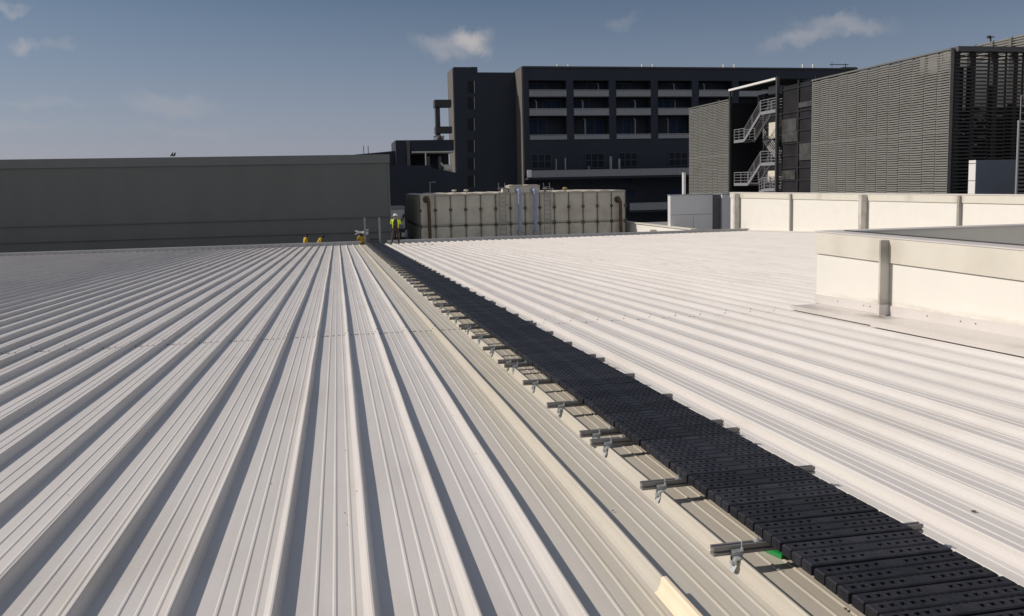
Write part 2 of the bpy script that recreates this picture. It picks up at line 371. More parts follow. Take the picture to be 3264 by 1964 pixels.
def module_mb():
    b = MB()
    for i in range(3): slat_mb(b, -.0815+i*.0815)
    for yc in (-.04075, .04075):
        for xc in [-.045,-.015,.015,.045,-.24,-.21,.21,.24]:
            b.box(xc-.003, xc+.003, yc-.006, yc+.006, .01, .041)
    return b
mm = module_mb()
Y_START = 2.52-.254*6
WX = 2.127
def place_mod(o, i):
    y = Y_START+(i+.5)*MOD; rr = random.Random(i)
    o.location = Vector((WX+.009+rr.uniform(-.004,.004), y, rz(y, .1125+rr.uniform(0,.002))))-WLOC[walk.name]
    o.rotation_euler = (-SLOPE+rr.uniform(-.01,.01), rr.uniform(-.003,.003), rr.uniform(-.006,.006))
first = mm.build('walkway_mat', rubber, walk, fix=False)
# module mesh is modelled around its own origin
for v in first.data.vertices: v.co += WLOC[walk.name]
place_mod(first, 0)
NMOD = int((EAVE+.2-Y_START)/MOD)
for i in range(1, 100):
    o = first.copy(); COL.objects.link(o); o.parent = walk; place_mod(o, i)
rest = MB()
for i in range(100, NMOD):
    y = Y_START+(i+.5)*MOD; rr = random.Random(i); jx = rr.uniform(-.004,.004); jz = rr.uniform(0,.003)
    rest.add([(WX+.009+v[0]+jx, y+v[1], rz(y+v[1], .1125+v[2]+jz)) for v in mm.v], mm.f)
tag(rest.build('far_walkway_mats', rubber, walk, fix=False), kind='stuff')
# rails
RP = [(0,0),(.041,0),(.041,.013),(.031,.015),(.031,.023),(.041,.025),(.041,.041),(.027,.041),(.027,.036),(.014,.036),(.014,.041),(0,.041),(0,.025),(.010,.023),(.010,.015),(0,.013)]
def rail_mb(x0=1.572, x1=2.615):
    b = MB(); b.prism(RP, lambda u, v: (x0-WX, u, v), lambda u, v: (x1-WX, u, v)); return b
def clamp_mb(xc):
    b = MB()          # folded bracket hooked in the rail slot and gripping the seam
    b.box(xc-.020, xc+.022, -.012, .006, -.020, .026); b.box(xc-.016, xc+.030, -.020, -.011, .016, .022)
    b.box(xc-.020, xc-.013, -.042, .004, -.034, -.004); b.box(xc+.002, xc+.008, -.042, .004, -.026, -.004)
    b.box(xc-.016, xc+.008, -.046, -.006, -.008, .000); b.bar((xc-.018,-.034,-.030), (xc-.034,-.036,-.058), .030, .003)
    b.box(xc+.022, xc+.036, -.014, .002, .002, .010)
    return b
def bolt_mb(xc):
    b = MB(); b.tube([(xc+.030,-.006,-.006),(xc+.030,-.006,.062)], .004, 8); b.tube([(xc+.030,-.006,.022),(xc+.030,-.006,.030)], .0085, 6)
    b.tube([(xc-.034,-.026,-.022),(xc-.020,-.026,-.022)], [.010,.010], 10); b.tube([(xc-.02,-.026,-.022),(xc+.018,-.026,-.022)], .004, 6); return b
def nut_mb():
    b = MB()
    for xc in (1.79-WX, 2.465-WX):
        b.box(xc-.016, xc+.018, .008, .033, .041, .0445); b.tube([(xc,.020,.0445),(xc,.020,.053)], .0085, 6); b.tube([(xc,.020,.053),(xc,.020,.062)], .0045, 6)
    return b
def local(b, name, m_, parent):
    o = b.build(name, m_, None); 
    o.parent = parent; return o
zinc = mat('zinc_clamp', (.50,.53,.53), .4, .35, .2, 30)
rail0 = local(rail_mb(), 'support_rail', alu, walk)
subs = [local(clamp_mb(1.672-WX), 'seam_clamp', zinc, rail0), local(clamp_mb(2.50-WX), 'seam_clamp', zinc, rail0), local(bolt_mb(1.672-WX), 'bolt', zinc, rail0), local(nut_mb(), 'mat_fixing', zinc, rail0)]
bars = []
s0 = 2.44
for sct in range(-1, 17):
    for d_ in (.05, .98, 1.93, 2.86):
        y = s0+sct*3.05+d_
        if -.4 < y < EAVE-.2: bars.append(y)
bars.append(EAVE-.35)
for i, y in enumerate(bars):
    if i == 0: o = rail0
    else:
        o = rail0.copy(); COL.objects.link(o); o.parent = walk
        for s_ in subs:
            c = s_.copy(); COL.objects.link(c); c.parent = o
    o.location = Vector((WX+rng.uniform(-.012,.012), y, rz(y, .0705)))-WLOC[walk.name]; o.rotation_euler = (-SLOPE, 0, rng.uniform(-.008,.008))

# green tag beside the walkway
b = MB(); z0 = .002
gp = [(1.88,3.60),(1.955,3.615),(1.985,3.49),(1.915,3.465)]
b.hexa([(x, y, rz(y, .003)) for x, y in gp]+[(x, y, rz(y, .024)) for x, y in gp])
b.tube([(1.95,3.545,rz(3.545,.024)),(1.95,3.545,rz(3.545,.032))], .006, 6)
tag(b.build('plastic_tag', green_m), 'small bright green plastic piece lying beside the black walkway', 'plastic piece')

# specks and dead leaves on the roof
def leaf(px, py, s_, label):
    c = at_roof(px, py, .004); rr = random.Random(px)
    b = MB(); an = rr.uniform(0, 6.28); pts = []
    for i in range(8):
        t = 2*math.pi*i/8; r_ = s_*(1 if i % 2 else .55)*(1.5 if i in (0, 4) else 1)
        pts.append((c.x+math.cos(t+an)*r_, c.y+math.sin(t+an)*r_, c.z+.002+rr.uniform(0, .006)))
    b.add(pts+[(c.x, c.y, c.z+.008)], [(i, (i+1) % 8, 8) for i in range(8)])
    o = b.build('dead_leaf', leaf_m, fix=False); so_ = o.modifiers.new('thick', 'SOLIDIFY'); so_.thickness = .0015
    tag(o, label, 'dead leaf', 'dead leaves scattered on the roof')
SPK = [(3103, 1632, .015, 'largest dark dead leaf, on the pale panels right of the walkway'), (2695, 1945, .010, 'small curled brown leaf beside the walkway near the bottom edge'),
       (1953, 1630, .008, 'thin brown leaf on the panel left of the rail ends')]
for a_ in SPK: leaf(*a_)
for (x_, y_) in [(217,1579),(442,1745),(620,1360),(1255,1244),(1332,1463),(1515,1447),(1291,1345),(1101,1438),(1136,1568),(1108,1675),(1100,1638),(2378,972),(2410,979),(2447,998),(3239,1141),(2419,1187),(1444,1325),(865,1545)]:
    leaf(x_, y_, .0045, 'tiny dark leaf fragment lying on the pale roof panels')

# ------------------------------------------------------------------ roof enclosure at the right (near)
NX, NY, NT = 7.3, 12.22, .78
enc = thing('roof_enclosure', (NX, NY, rz(NY)), 'near cream walled enclosure at the right of the roof, open topped and coloured shade-grey inside', 'parapet wall')
b = MB(); b.box(NX, NX+.28, -6, NY, -.6, NT-.34); b.box(NX+.28, 19, NY-.28, NY, -.8, NT-.34); b.build('wall', stain(mat('enclosure_wall_paint', (.79,.775,.715), .45, 0, .02, 2, bump=.05, bscale=3), [((NX,y_,rz(y_,.24)), (.2,r_,.05), a_) for y_,r_,a_ in ((11.4,.5,.25),(10.6,.5,.45),(9.6,.9,.35),(8.3,1.0,.3),(7.2,.8,.35))]+[((NX,at_x(2822,900,NX-.07).y,.1),(.2,.10,.9),.4)], (.38,.34,.26)), enc)
b = MB(); b.box(NX-.026, NX+.292, -6, NY+.026, NT-.33, NT-.003); b.box(NX+.292, 19, NY-.268, NY+.026, NT-.33, NT-.003); b.build('coping_band', stain(mat('enclosure_band_paint', (.68,.655,.57), .5, 0, .03, 3, bump=.05), [((NX,at_x(2822,900,NX-.07).y+d_,.6),(.2,w_,.4),a_) for d_,w_,a_ in ((-.1,.3,.35),(.25,.35,.3),(1.2,.3,.2),(-1.8,.5,.18))], (.36,.33,.25)), enc)
b = MB(); b.box(NX-.034, NX+.30, -6, NY+.034, NT, NT+.018); b.box(NX+.30, 19, NY-.29, NY+.034, NT, NT+.018); b.build('coping', flash_m, enc)
b = MB(); b.box(NX+.27, NX+.306, -6, NY-.3, NT+.012, NT+.032); b.build('edge_strip', steel_dk, enc)
inn = mat('shaded_inner_grey', (.20,.195,.185), .6, 0, .08, 1)  # shade on the inner faces is put into this grey
b = MB(); b.box(NX+.30, 19, NY-.285, NY-.2805, -.8, NT-.35); b.box(NX+.2805, NX+.285, -6, NY-.29, -.8, NT-.35); b.build('shaded_inner_face', inn, enc)
b = MB(); b.hexa([(NX+.3,-6,-.5),(19,-6,-.5),(19,NY-.3,-1.0),(NX+.3,NY-.3,-1.0),(NX+.3,-6,-.42),(19,-6,-.42),(19,NY-.3,-.92),(NX+.3,NY-.3,-.92)]); b.build('inner_floor', inn, enc)
# skirting, follows the roof slope
b = MB()
def sl_box(b, x0, x1, y0, y1, h0, h1): b.hexa([(x0,y0,rz(y0,h0)),(x1,y0,rz(y0,h0)),(x1,y1,rz(y1,h0)),(x0,y1,rz(y1,h0)),(x0,y0,rz(y0,h1)),(x1,y0,rz(y0,h1)),(x1,y1,rz(y1,h1)),(x0,y1,rz(y1,h1))])
sl_box(b, NX-.016, NX-.002, -6, NY+.01, .085, .225); b.build('skirting', flash_m, enc)
b = MB(); sl_box(b, 6.80, NX-.017, 9.95, NY-.12, .070, .083); sl_box(b, 6.74, NX-.017, -6, 9.98, .0835, .096)
sl_box(b, 6.732, 6.739, -6, 9.97, .022, .0955); sl_box(b, 6.792, 6.799, 9.985, NY-.12, .022, .0825)
py_ = at_x(2822, 900, NX-.07).y
apron_m = stain(mat('apron_metal', (.63,.60,.57), .45, 0, .03, 2, bump=.06), [((NX-.2,py_-.02,rz(py_,.1)), (.22,.5,.3), .75), ((6.95,11.6,rz(11.6,.08)), (.3,.9,.2), .35), ((6.85,7.4,rz(7.4,.1)), (.14,.5,.2), .3)])
b.build('apron_flashing', apron_m, enc)
b = MB()
for y in [11.6, 10.95, 10.8, 9.6, 9.0, 8.75, 8.0, 7.2, 6.5, 5.8]:
    b.tube([(NX-.016, y, rz(y, .17)), (NX-.024, y, rz(y, .17))], .007, 6)
tag(b.build('screw_heads', dark_spot, enc), kind='stuff')
b = MB(); py_ = at_x(2822, 900, NX-.07).y
b.box(NX-.15, NX-.017, py_, py_+.035, rz(py_, .096), NT-.02); b.build('pilaster', stain(mat('pilaster_paint', (.55,.53,.48), .5, 0, .1, 4), [((NX-.1,py_,.65),(.3,.3,.25),.6),((NX-.1,py_,-.25),(.3,.3,.3),.65)], (.14,.125,.10)), enc)
b = MB(); b.box(NX-.16, NX-.017, py_-.010, py_+.045, rz(py_, .10), rz(py_, .24)); b.build('pilaster_foot', flash_m, enc)

# ------------------------------------------------------------------ far parapet
FX, FY, FT = 27.0, 56.4, .75
par = thing('roof_parapet', (FX, FY, rz(EAVE)), 'long cream parapet wall standing along the far right side of the roof', 'parapet wall')
b = MB(); b.hexa([(FX,-6,rz(-6)-.2),(FX+.3,-6,rz(-6)-.2),(FX+.3,FY,rz(FY)-.6),(FX,FY,rz(FY)-.6),(FX,-6,FT-.34),(FX+.3,-6,FT-.34),(FX+.3,FY,FT-.34),(FX,FY,FT-.34)]); b.build('wall', cream, par)
b = MB(); b.box(FX-.05, FX+.32, -6, FY+.02, FT-.335, FT); b.build('coping_band', stain(mat('parapet_band_paint', (.68,.655,.57), .5, 0, .03, 3), [((FX,at_x(px_,640,FX).y,.6),(.3,.45,.5),a_) for px_,a_ in ((2366,.5),(2522,.6),(2614,.4),(2760,.55),(2900,.35),(3060,.6))], (.36,.33,.25)), par)
b = MB(); b.box(FX-.07, FX+.35, -6, FY+.07, FT+.002, FT+.05); b.build('coping', flash_m, par)
b = MB()
sl_box(b, FX-.16, FX-.022, -6, EAVE+.2, .06, .13); b.build('apron_flashing', flash_m, par)
fs_ = [at_x(px_, 680, FX-.1).y for px_ in (2355, 2522, 2620, 2760, 2910, 3060, 3230)]
for i, (px_, wd, w2) in enumerate([(2355, 1.0, .25), (2522, .32, .12), (2760, 1.0, .25), (3060, .36, .14)]):
    y = at_x(px_, 680, FX-.1).y
    pw = {2355: 17, 2522: 6, 2760: 20, 3060: 8}[px_]
    wx = pw*(y*.98+5)/F*1.0
    b = MB(); b.box(FX-.052-wx, FX-.052, y, y+w2, rz(y, .131), FT-.03); b.build('pilaster' if wd > .5 else 'downpipe', trim_grey if wd > .5 else mat('pipe_grey', (.33,.32,.29), .6), par)
# ------------------------------------------------------------------ lower deck beyond the eave
DZ = -2.85
b = MB(); b.box(-45, 41.5, EAVE+.32, 92, DZ-.3, DZ); b.box(-45, 41.5, EAVE+.34, 91.9, -14, DZ-.31)
o = b.build('lower_roof', deck_m); tag(o, 'flat lower roof beyond the edge of the ribbed roof, under the tank', 'roof')

# ladder stiles at the end of the walkway
lad = thing('access_ladder', (1.7, EAVE+.5, DZ), 'galvanised access ladder with two tall uprights at the far end of the walkway', 'ladder')
LYY = EAVE+.42
p1 = at_y(1162, 694, LYY); p1b = at_y(1166, 770, LYY); p2 = at_y(1209, 693, LYY); p2b = at_y(1212.5, 770, LYY)
b = MB()
for pp in (p1, p2):
    b.box(pp.x-.05, pp.x+.05, LYY-.02, LYY+.02, DZ, pp.z); b.box(pp.x-.055, pp.x-.04, LYY-.05, LYY+.05, DZ, pp.z); b.box(pp.x+.04, pp.x+.055, LYY-.05, LYY+.05, DZ, pp.z)
b.build('stile', steel_lt, lad)
b = MB()
z = DZ+.25
while z < rz(EAVE)+.2: b.tube([(p1.x+.05, LYY, z), (p2.x-.05, LYY, z)], .018, 6); z += .3
b.build('rung', steel_lt, lad)
b = MB(); b.box(p1.x+.08, p2.x-.08, EAVE+.0, EAVE+.30, zf+.10, zf+.20); b.box(p1.x+.25, p2.x-.1, LYY+.1, LYY+.5, zf+.22, zf+.36); b.build('step_tread', steel_dk, lad)

# ------------------------------------------------------------------ left grey building
GY = 66.0
gl = at_y(0, 505.4, GY); gr = at_y(1237, 492.2, GY); gx = gr.x; gz = gr.z
gb = thing('grey_clad_building', (gx, GY, DZ), 'long windowless grey metal clad building behind the roof on the left', 'building')
zb = at_y(1236, 519, GY).z
b = MB(); b.box(-70, gx, GY, GY+40, -14, zb)
zz = DZ
b.build('wall', grey_wall, gb)
b = MB(); b.box(-70.1, gx+.10, GY-.10, GY+40, zb+.002, gz); b.build('roof_cap_band', grey_band, gb)
b = MB()
for (y_, t) in ((690, .028), (738, .008)):
    zl = at_y(1238, y_, GY).z
    b.prism([(0,0),(-.05,0),(-.09,-t*1.3),(0,-t*1.5)], lambda u, v: (-70, GY+u-.002, zl+v), lambda u, v: (gx-.03, GY+u-.002, zl+v))
for i in range(-24, 2):
    pass
b.build('drip_ledge', mat('grey_ledge', (.10,.104,.098), .6), gb)
b = MB(); b.box(gx-.06, gx+.05, GY-.06, GY+.02, DZ, zb-.01); b.build('corner_trim', grey_band, gb)

# birds on the roof edge
for i, px_ in enumerate((549, 557)):
    c = at_y(px_, 499.5, GY+.1); s_ = .9
    bd = MB()
    bd.tube([c+Vector((-.16*s_,0,.02)), c+Vector((-.06*s_,0,.09)), c+Vector((.02,0,.17)), c+Vector((.04,0,.24)), c+Vector((.07,0,.29)), c+Vector((.10,0,.28))], [.012,.06,.065,.04,.034,.008], 8)
    bd.tube([c+Vector((0,-.02,.0)), c+Vector((0,-.02,.10))], .008, 5); bd.tube([c+Vector((0,.02,.0)), c+Vector((0,.02,.10))], .008, 5)
    o = bd.build('bird', mat('dark_feathers', (.03,.022,.022), .8), None, smooth=True)
    tag(o, ['left one of two small dark birds perched on the grey roof edge', 'right one of two small dark birds perched on the grey roof edge'][i], 'bird', 'birds on the grey roof edge')

# ------------------------------------------------------------------ water tank
TY = 66.6
tl = at_y(1337, 621, TY); tr = at_y(1993, 608, TY); tx0, tx1 = tl.x, tr.x; tz = (tl.z+tr.z)/2
tj = at_y(1337, 723, TY).z; NP = 14; pw = (tx1-tx0)/NP; TD = 12.6
tank = thing('sectional_water_tank', (tx0, TY, DZ), 'long khaki panelled water tank standing behind the right part of the roof edge', 'water tank')
ph_ = (tz-tj)/2
b = MB(); b.box(tx0, tx1, TY, TY+TD, DZ+.1, tz-.05)
b.build('tank_body', tank_m, tank)
# pressed panels: shallow pyramids on the front and on the left side
b = MB()
zrows = [tz-.08, tj+ph_, tj, tj-ph_, DZ+.15]
zrows = [(tz-.05, tj), (tj, DZ+.1)]
for (zt, zb_) in zrows:
    for i in range(NP):
        x0, x1 = tx0+i*pw+.06, tx0+(i+1)*pw-.06; z0_, z1_ = zb_+.06, zt-.06
        b.add([(x0,TY-.002,z0_),(x1,TY-.002,z0_),(x1,TY-.002,z1_),(x0,TY-.002,z1_),(x0+.12,TY-.05,z0_+.12),(x1-.12,TY-.05,z0_+.12),(x1-.12,TY-.05,z1_-.12),(x0+.12,TY-.05,z1_-.12)], [(0,1,5,4),(1,2,6,5),(2,3,7,6),(3,0,4,7),(4,5,6,7)])
    for i in range(10):
        y0, y1 = TY+i*1.26+.06, TY+(i+1)*1.26-.06; z0_, z1_ = zb_+.06, zt-.06
        b.add([(tx0-.002,y1,z0_),(tx0-.002,y0,z0_),(tx0-.002,y0,z1_),(tx0-.002,y1,z1_),(tx0-.05,y1-.12,z0_+.12),(tx0-.05,y0+.12,z0_+.12),(tx0-.05,y0+.12,z1_-.12),(tx0-.05,y1-.12,z1_-.12)], [(0,1,5,4),(1,2,6,5),(2,3,7,6),(3,0,4,7),(4,5,6,7)])
o = b.build('pressed_panels', tank_m, tank)
b = MB()
for i in range(NP+1):
    x = tx0+i*pw; b.box(x-.022, x+.022, TY-.06, TY-.003, DZ+.1, tz-.06)
b.box(tx0, tx1, TY-.065, TY-.0035, tj-.022, tj+.022)
for i in range(10):
    y = TY+i*1.26; b.box(tx0-.06, tx0-.003, y-.02, y+.02, DZ+.1, tz-.06)
b.box(tx0-.065, tx0-.0035, TY, TY+TD, tj-.022, tj+.022)
b.build('joint_flange', flange, tank)
b = MB()
for i in range(0, NP+1):
    x = tx0+i*pw
    for z_, r_ in ((tj+ph_*1.02, .13), (tj, .15)):
        b.tube([(x,TY-.12,z_),(x,TY-.066,z_)], [r_*.8, r_], 8)
b.build('stay_plate', flange, tank)
b = MB()                                                     # lid, slightly wavy panels
for i in range(NP):
    x0, x1 = tx0+i*pw-.0, tx0+(i+1)*pw
    n_ = 6
    for q in range(n_):
        a0, a1_ = q/n_, (q+1)/n_
        xa, xb_ = x0+(x1-x0)*a0, x0+(x1-x0)*a1_
        za, zb2 = tz+.10*math.sin(math.pi*a0)**.8*.7, tz+.10*max(0, math.sin(math.pi*a1_))**.8*.7
        b.hexa([(xa,TY-.10,tz-.05),(xb_,TY-.10,tz-.05),(xb_,TY+TD+.05,tz-.05),(xa,TY+TD+.05,tz-.05),(xa,TY-.10,za),(xb_,TY-.10,zb2),(xb_,TY+TD+.05,zb2),(xa,TY+TD+.05,za)])
b.build('lid', tank_top, tank)
for px_ in (1448, 1486, 1738, 1801):
    c = at_y(px_, 614, TY+.6); b = MB()
    b.tube([(c.x, TY+.6, tz), (c.x, TY+.6, tz+.22), (c.x, TY+.6, tz+.24), (c.x, TY+.6, tz+.33), (c.x, TY+.6, tz+.36)], [.09,.07,.20,.18,.05], 10)
    b.build('vent_cap', tank_top if px_ < 1600 else mat('brass_vent', (.35,.26,.10), .5), tank)
# raised box on the tank
ra, rb_ = at_y(1622, 592, TY-.0).x, at_y(1719, 592, TY).x; rtz = at_y(1660, 592, TY).z
b = MB(); b.box(ra, rb_, TY-.12, TY+1.6, tz+.03, rtz-.04); b.build('raised_box', tank_m, tank)
b = MB()
for k in range(2):
    xa = ra+(rb_-ra)*k/2; xb_ = ra+(rb_-ra)*(k+1)/2
    prof = [(xa-.04, rtz-.03), (xb_+.02, rtz-.03), (xb_+.02, rtz+.0), (xa+(xb_-xa)*.75, rtz+.08), (xa+(xb_-xa)*.25, rtz+.08), (xa-.04, rtz)]
    b.prism(prof, lambda u, v: (u, TY-.18, v), lambda u, v: (u, TY+1.7, v))
b.build('raised_box_lid', tank_top, tank)
ca, cb = at_y(1602, 600, TY).x, at_y(1620, 600, TY).x
b = MB(); b.box(ca, cb-.02, TY-.1, TY+.7, tz+.03, at_y(1610, 598, TY).z); b.build('float_box', tank_top, tank)
for px_ in (1650, 1700):
    c = at_y(px_, 606, TY-.2); x = c.x; zt = c.z; zb_ = at_y(px_+5, 742, TY-.4).z
    b = MB(); b.tube([(x-.02,TY-.13,zt),(x,TY-.30,zt),(x+.05,TY-.42,zt-.03),(x+.08,TY-.45,zt-.16),(x+.08,TY-.45,zb_)], .125, 10)
    b.tube([(x-.02,TY-.135,zt),(x-.02,TY-.20,zt)], .2, 12); b.tube([(x+.08,TY-.45,zt-.35),(x+.08,TY-.45,zt-.28)], .13, 10)
    pp = b.build('inlet_pipe', blue_pipe, tank)
    b = MB(); b.tube([(x+.08,TY-.70,zb_+.02),(x+.08,TY-.30,zb_+.02)], .2, 12); b.box(x-.02, x+.40, TY-.62, TY-.5, zb_-.1, zb_+.12); b.build('valve', galv, pp)
for px_, x2 in ((1361, 1370), (1972, 1975)):
    c = at_y(px_, 636, TY-.3); x = c.x; b = MB()
    b.tube([(x,TY-.05,c.z),(x,TY-.25,c.z),(x+.06,TY-.38,c.z-.06),(x+.10,TY-.42,c.z-.2),(x+.14,TY-.42,DZ+.1)], .13, 10)
    pp = b.build('overflow_pipe', rusty, tank)
    b = MB(); b.tube([(x-.04,TY-.055,c.z),(x-.04,TY-.12,c.z)], .27, 14); b.build('pipe_flange', flange, pp)
for pl, pr_ in ((1592, 1612), (1735, 1754)):
    xa, xb_ = at_y(pl, 650, TY-.3).x, at_y(pr_, 650, TY-.3).x; zt = at_y(pl, 583, TY-.3).z
    b = MB()
    for x in (xa, xb_): b.tube([(x,TY-.32,DZ+.1),(x,TY-.32,tz+.05),(x-.05,TY-.30,zt)], .028, 6)
    z_ = DZ+.3
    while z_ < zt-.1: b.tube([(xa,TY-.32,z_),(xb_,TY-.32,z_)], .022, 5); z_ += .36
    for z_ in (zt-.45,): b.tube([(xa-.15,TY-.33,z_),(xb_+.25,TY-.33,z_)], .035, 6); b.tube([(xb_+.25,TY-.33,z_),(xb_+.25,TY+.3,z_-.2)], .03, 6)
    for z_ in (-1.2, .1): b.tube([(xb_,TY-.32,z_),(xb_+.45,TY-.32,z_-.02),(xb_+.45,TY-.05,z_-.02)], .025, 5)
    b.build('ladder', galv, tank)

# pump cabinet between building and tank
cz = at_y(1262, 658, 70).z; xa, xb_ = at_y(1236, 700, 70).x, at_y(1290, 700, 70).x
cab = thing('pump_cabinet', ((xa+xb_)/2, 70, DZ), 'pale grey equipment cabinet in the gap between grey building and tank', 'cabinet')
b = MB(); b.box(xa, xb_, 70, 72, DZ+1.2, cz); b.build('housing', white_m, cab)
b = MB(); b.box(xa-.03, xb_+.03, 69.92, 70.0, cz-.22, cz+.02); b.build('frame', steel_lt, cab); b = MB(); b.box(xa+.1, xb_-.1, 69.95, 69.998, DZ+1.15, DZ+1.45); b.build('frame', steel_lt, cab)
b = MB()
for sgn in (-1, 1):
    xm = (xa+xb_)/2; b.tube([(xm+sgn*.62,69.9,cz-.75),(xm+sgn*.25,69.7,cz-1.35)], .04, 6); b.tube([(xm+sgn*.62,69.95,cz-.75),(xm+sgn*.62,69.7,cz-.75)], .12, 8)
b.build('hinge_arm', steel_dk, cab)
b = MB(); b.box(xa, xb_, 70.1, 72, DZ, DZ+1.1); b.build('plinth', steel_dk, cab)
b = MB()
for k in range(3): b.box(xa+.2+.42*k, xa+.48+.42*k, 69.85, 70.09, DZ+.5, DZ+.85)
b.build('valve_block', white_m, cab)

# cream low wall with pipes right of the tank
cw = thing('low_cream_wall', (23.2, 60, DZ), 'low cream wall with short pipe stubs right of the water tank', 'parapet wall')
wz = at_x(1996, 709, 23.2).z; y0_, y1_ = EAVE+.6, at_x(1994, 709, 23.2).y+1
b = MB(); b.box(23.2, 23.5, y0_, y1_, DZ, wz); b.build('wall', cream, cw)
b = MB(); b.box(23.1, 23.6, y0_, y1_, wz+.002, wz+.07); b.build('coping', cream_band, cw)
b = MB()
for y_, z_ in ((60.8, wz-.35), (57.2, wz-.4), (62.0, wz-.75)): b.tube([(22.7,y_,z_),(23.19,y_,z_)], .09, 10)
b.build('pipe_stub', trim_grey, cw)

# grey plant box
BY = 58.5
xa, xm, xn, xe = [at_y(v, 680, BY).x for v in (2137, 2271, 2302, 2326)]; bz = at_y(2200, 622, BY).z
pb = thing('grey_plant_box', (xa, BY, DZ), 'light grey panelled plant room with a dark recess beside the cream parapet end', 'plant room')
b = MB(); b.box(xa, xm, BY, BY+.5, DZ, bz); b.box(xn, xe+.3, BY, BY+6, DZ, bz-.02); b.build('wall', cabinet_m, pb)
b = MB(); b.box(xm+.002, xn-.002, BY+.25, BY+5, DZ, bz-.01); b.box(xm-1.2, xm+.001, BY+.502, BY+5, DZ, bz-.4); b.build('recess_panel', dark_gap, pb)
b = MB(); b.box(xa-.04, xm+.03, BY-.04, BY+.52, bz+.002, bz+.06); b.box(xn-.02, xe+.3, BY-.03, BY+6, bz-.018, bz+.04); b.build('roof_trim', steel_lt, pb)
b = MB(); zs_ = at_y(2200, 684, BY).z; b.box(xa+.01, xm-.01, BY-.006, BY-.001, zs_-.012, zs_+.012); xs_ = at_y(2210, 700, BY).x; b.box(xs_-.01, xs_+.01, BY-.006, BY-.001, DZ, zs_-.02); b.build('panel_joint', dark_gap, pb)
pv = at_y(2180, 553, BY+.9); b = MB(); b.tube([(pv.x,BY+.9,DZ),(pv.x,BY+.9,pv.z)], .13, 12); b.tube([(pv.x,BY+.9,pv.z+.002),(pv.x,BY+.9,pv.z+.06)], .15, 12)
tag(b.build('vent_stack', white_m), 'white vent stack standing upright behind the light grey plant room', 'vent pipe')

# ------------------------------------------------------------------ far dark building
Y2 = 140.0
A2 = lambda x, y: at_y(x, y, Y2)
db = thing('dark_office_building', (30.7, Y2, -14), 'large dark navy multi storey block with balconies and a tall stair tower', 'building')
ztop = A2(2200, 219).z; bx0 = A2(1670, 400).x; bx1 = A2(2730, 219).x
fl = [(A2(1683, 286).z, A2(1683, 308).z), (A2(1683, 346).z, A2(1683, 369).z), (A2(1683, 430).z, A2(1683, 446).z)]     # railing top / bottom
op_top = [A2(1683, 256).z, A2(1683, 311).z, A2(1683, 371).z]
colw = 1.2; bay = (A2(1947, 300).x-A2(1811, 300).x)
zl2 = A2(1683, 450).z
# facade: frame of piers and spandrels with real recesses
b = MB()
b.box(bx0, bx1, Y2, Y2+18, op_top[0], ztop)
xs_p = [bx0]
c0 = A2(1805, 300).x
xx = c0
piers = [(bx0, bx0+.9)]
while xx < bx1-1: piers.append((xx, xx+colw)); xx += bay
piers.append((bx1-.6, bx1))
for k in range(3):
    ot = op_top[k]; rb2 = fl[k][1]; 
    for (p0, p1_) in piers: b.box(p0, p1_, Y2, Y2+2.2, rb2, ot-.001)
    nxt = op_top[k+1] if k < 2 else zl2
    b.box(bx0, bx1, Y2+.001, Y2+18, nxt, rb2-.001)
b.box(bx0, bx1, Y2+2.2, Y2+18, zl2, op_top[0]-.001)
zlo = A2(1683, 560).z
b.box(bx0, bx1, Y2, Y2+18, zlo, zl2-.002)
b.box(bx0, bx1, Y2+1.5, Y2+18, -14, zlo-.002)
b.build('wall', navy, db)
b = MB()                                             # sun on the main block's left flank, put in as a lighter colour
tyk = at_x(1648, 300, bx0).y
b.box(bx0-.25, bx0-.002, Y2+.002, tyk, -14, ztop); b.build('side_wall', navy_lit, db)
for k in range(3):
    zt, zb_ = fl[k]
    for i in range(len(piers)-1):
        x0, x1 = piers[i][1], piers[i+1][0]
        if x1 < x0+1: continue
        b = MB(); b.box(x0+.05, x1-.05, Y2-.10, Y2-.04, zb_+.08, zt-.16); b.box(x0+.02, x1-.02, Y2-.12, Y2-.02, zt-.10, zt); b.box(x0+.02, x1-.02, Y2-.12, Y2-.02, zb_, zb_+.12)
        q = x0+.1
        while q < x1: b.box(q-.03, q+.03, Y2-.115, Y2-.03, zb_, zt); q += .62
        b.build('balcony_railing', rail_m, db)
        wz0, wz1 = zb_+.3, (op_top[k]-.25)
        rr = random.Random(k*31+i)
        side = 0 if (i+k) % 2 == 0 else 1
        a = x0+.4 if side == 0 else x0+(x1-x0)*.45
        wd = (x1-x0)*.48
        w_ = MB(); w_.box(a, a+wd, Y2+2.12, Y2+2.19, wz0, wz1); wo_ = w_.build('window', glass, db)
        f_ = MB()
        for t in (0, .5, 1): f_.box(a+wd*t-.05, a+wd*t+.05, Y2+2.06, Y2+2.115, wz0, wz1)
        f_.box(a, a+wd, Y2+2.05, Y2+2.11, wz1-.06, wz1+.06); f_.build('frame', steel_dk, wo_)
        if rr.random() < .6:
            pxx = x0+(x1-x0)*rr.uniform(.15, .85)
            t_ = MB(); t_.tube([(pxx, Y2+.8, zb_), (pxx, Y2+.8, wz1-.4), (pxx-.2, Y2+.8, wz1-.1)], rr.choice([.06, .1, .18]), 6); t_.build('flue_pipe', rail_m, db)
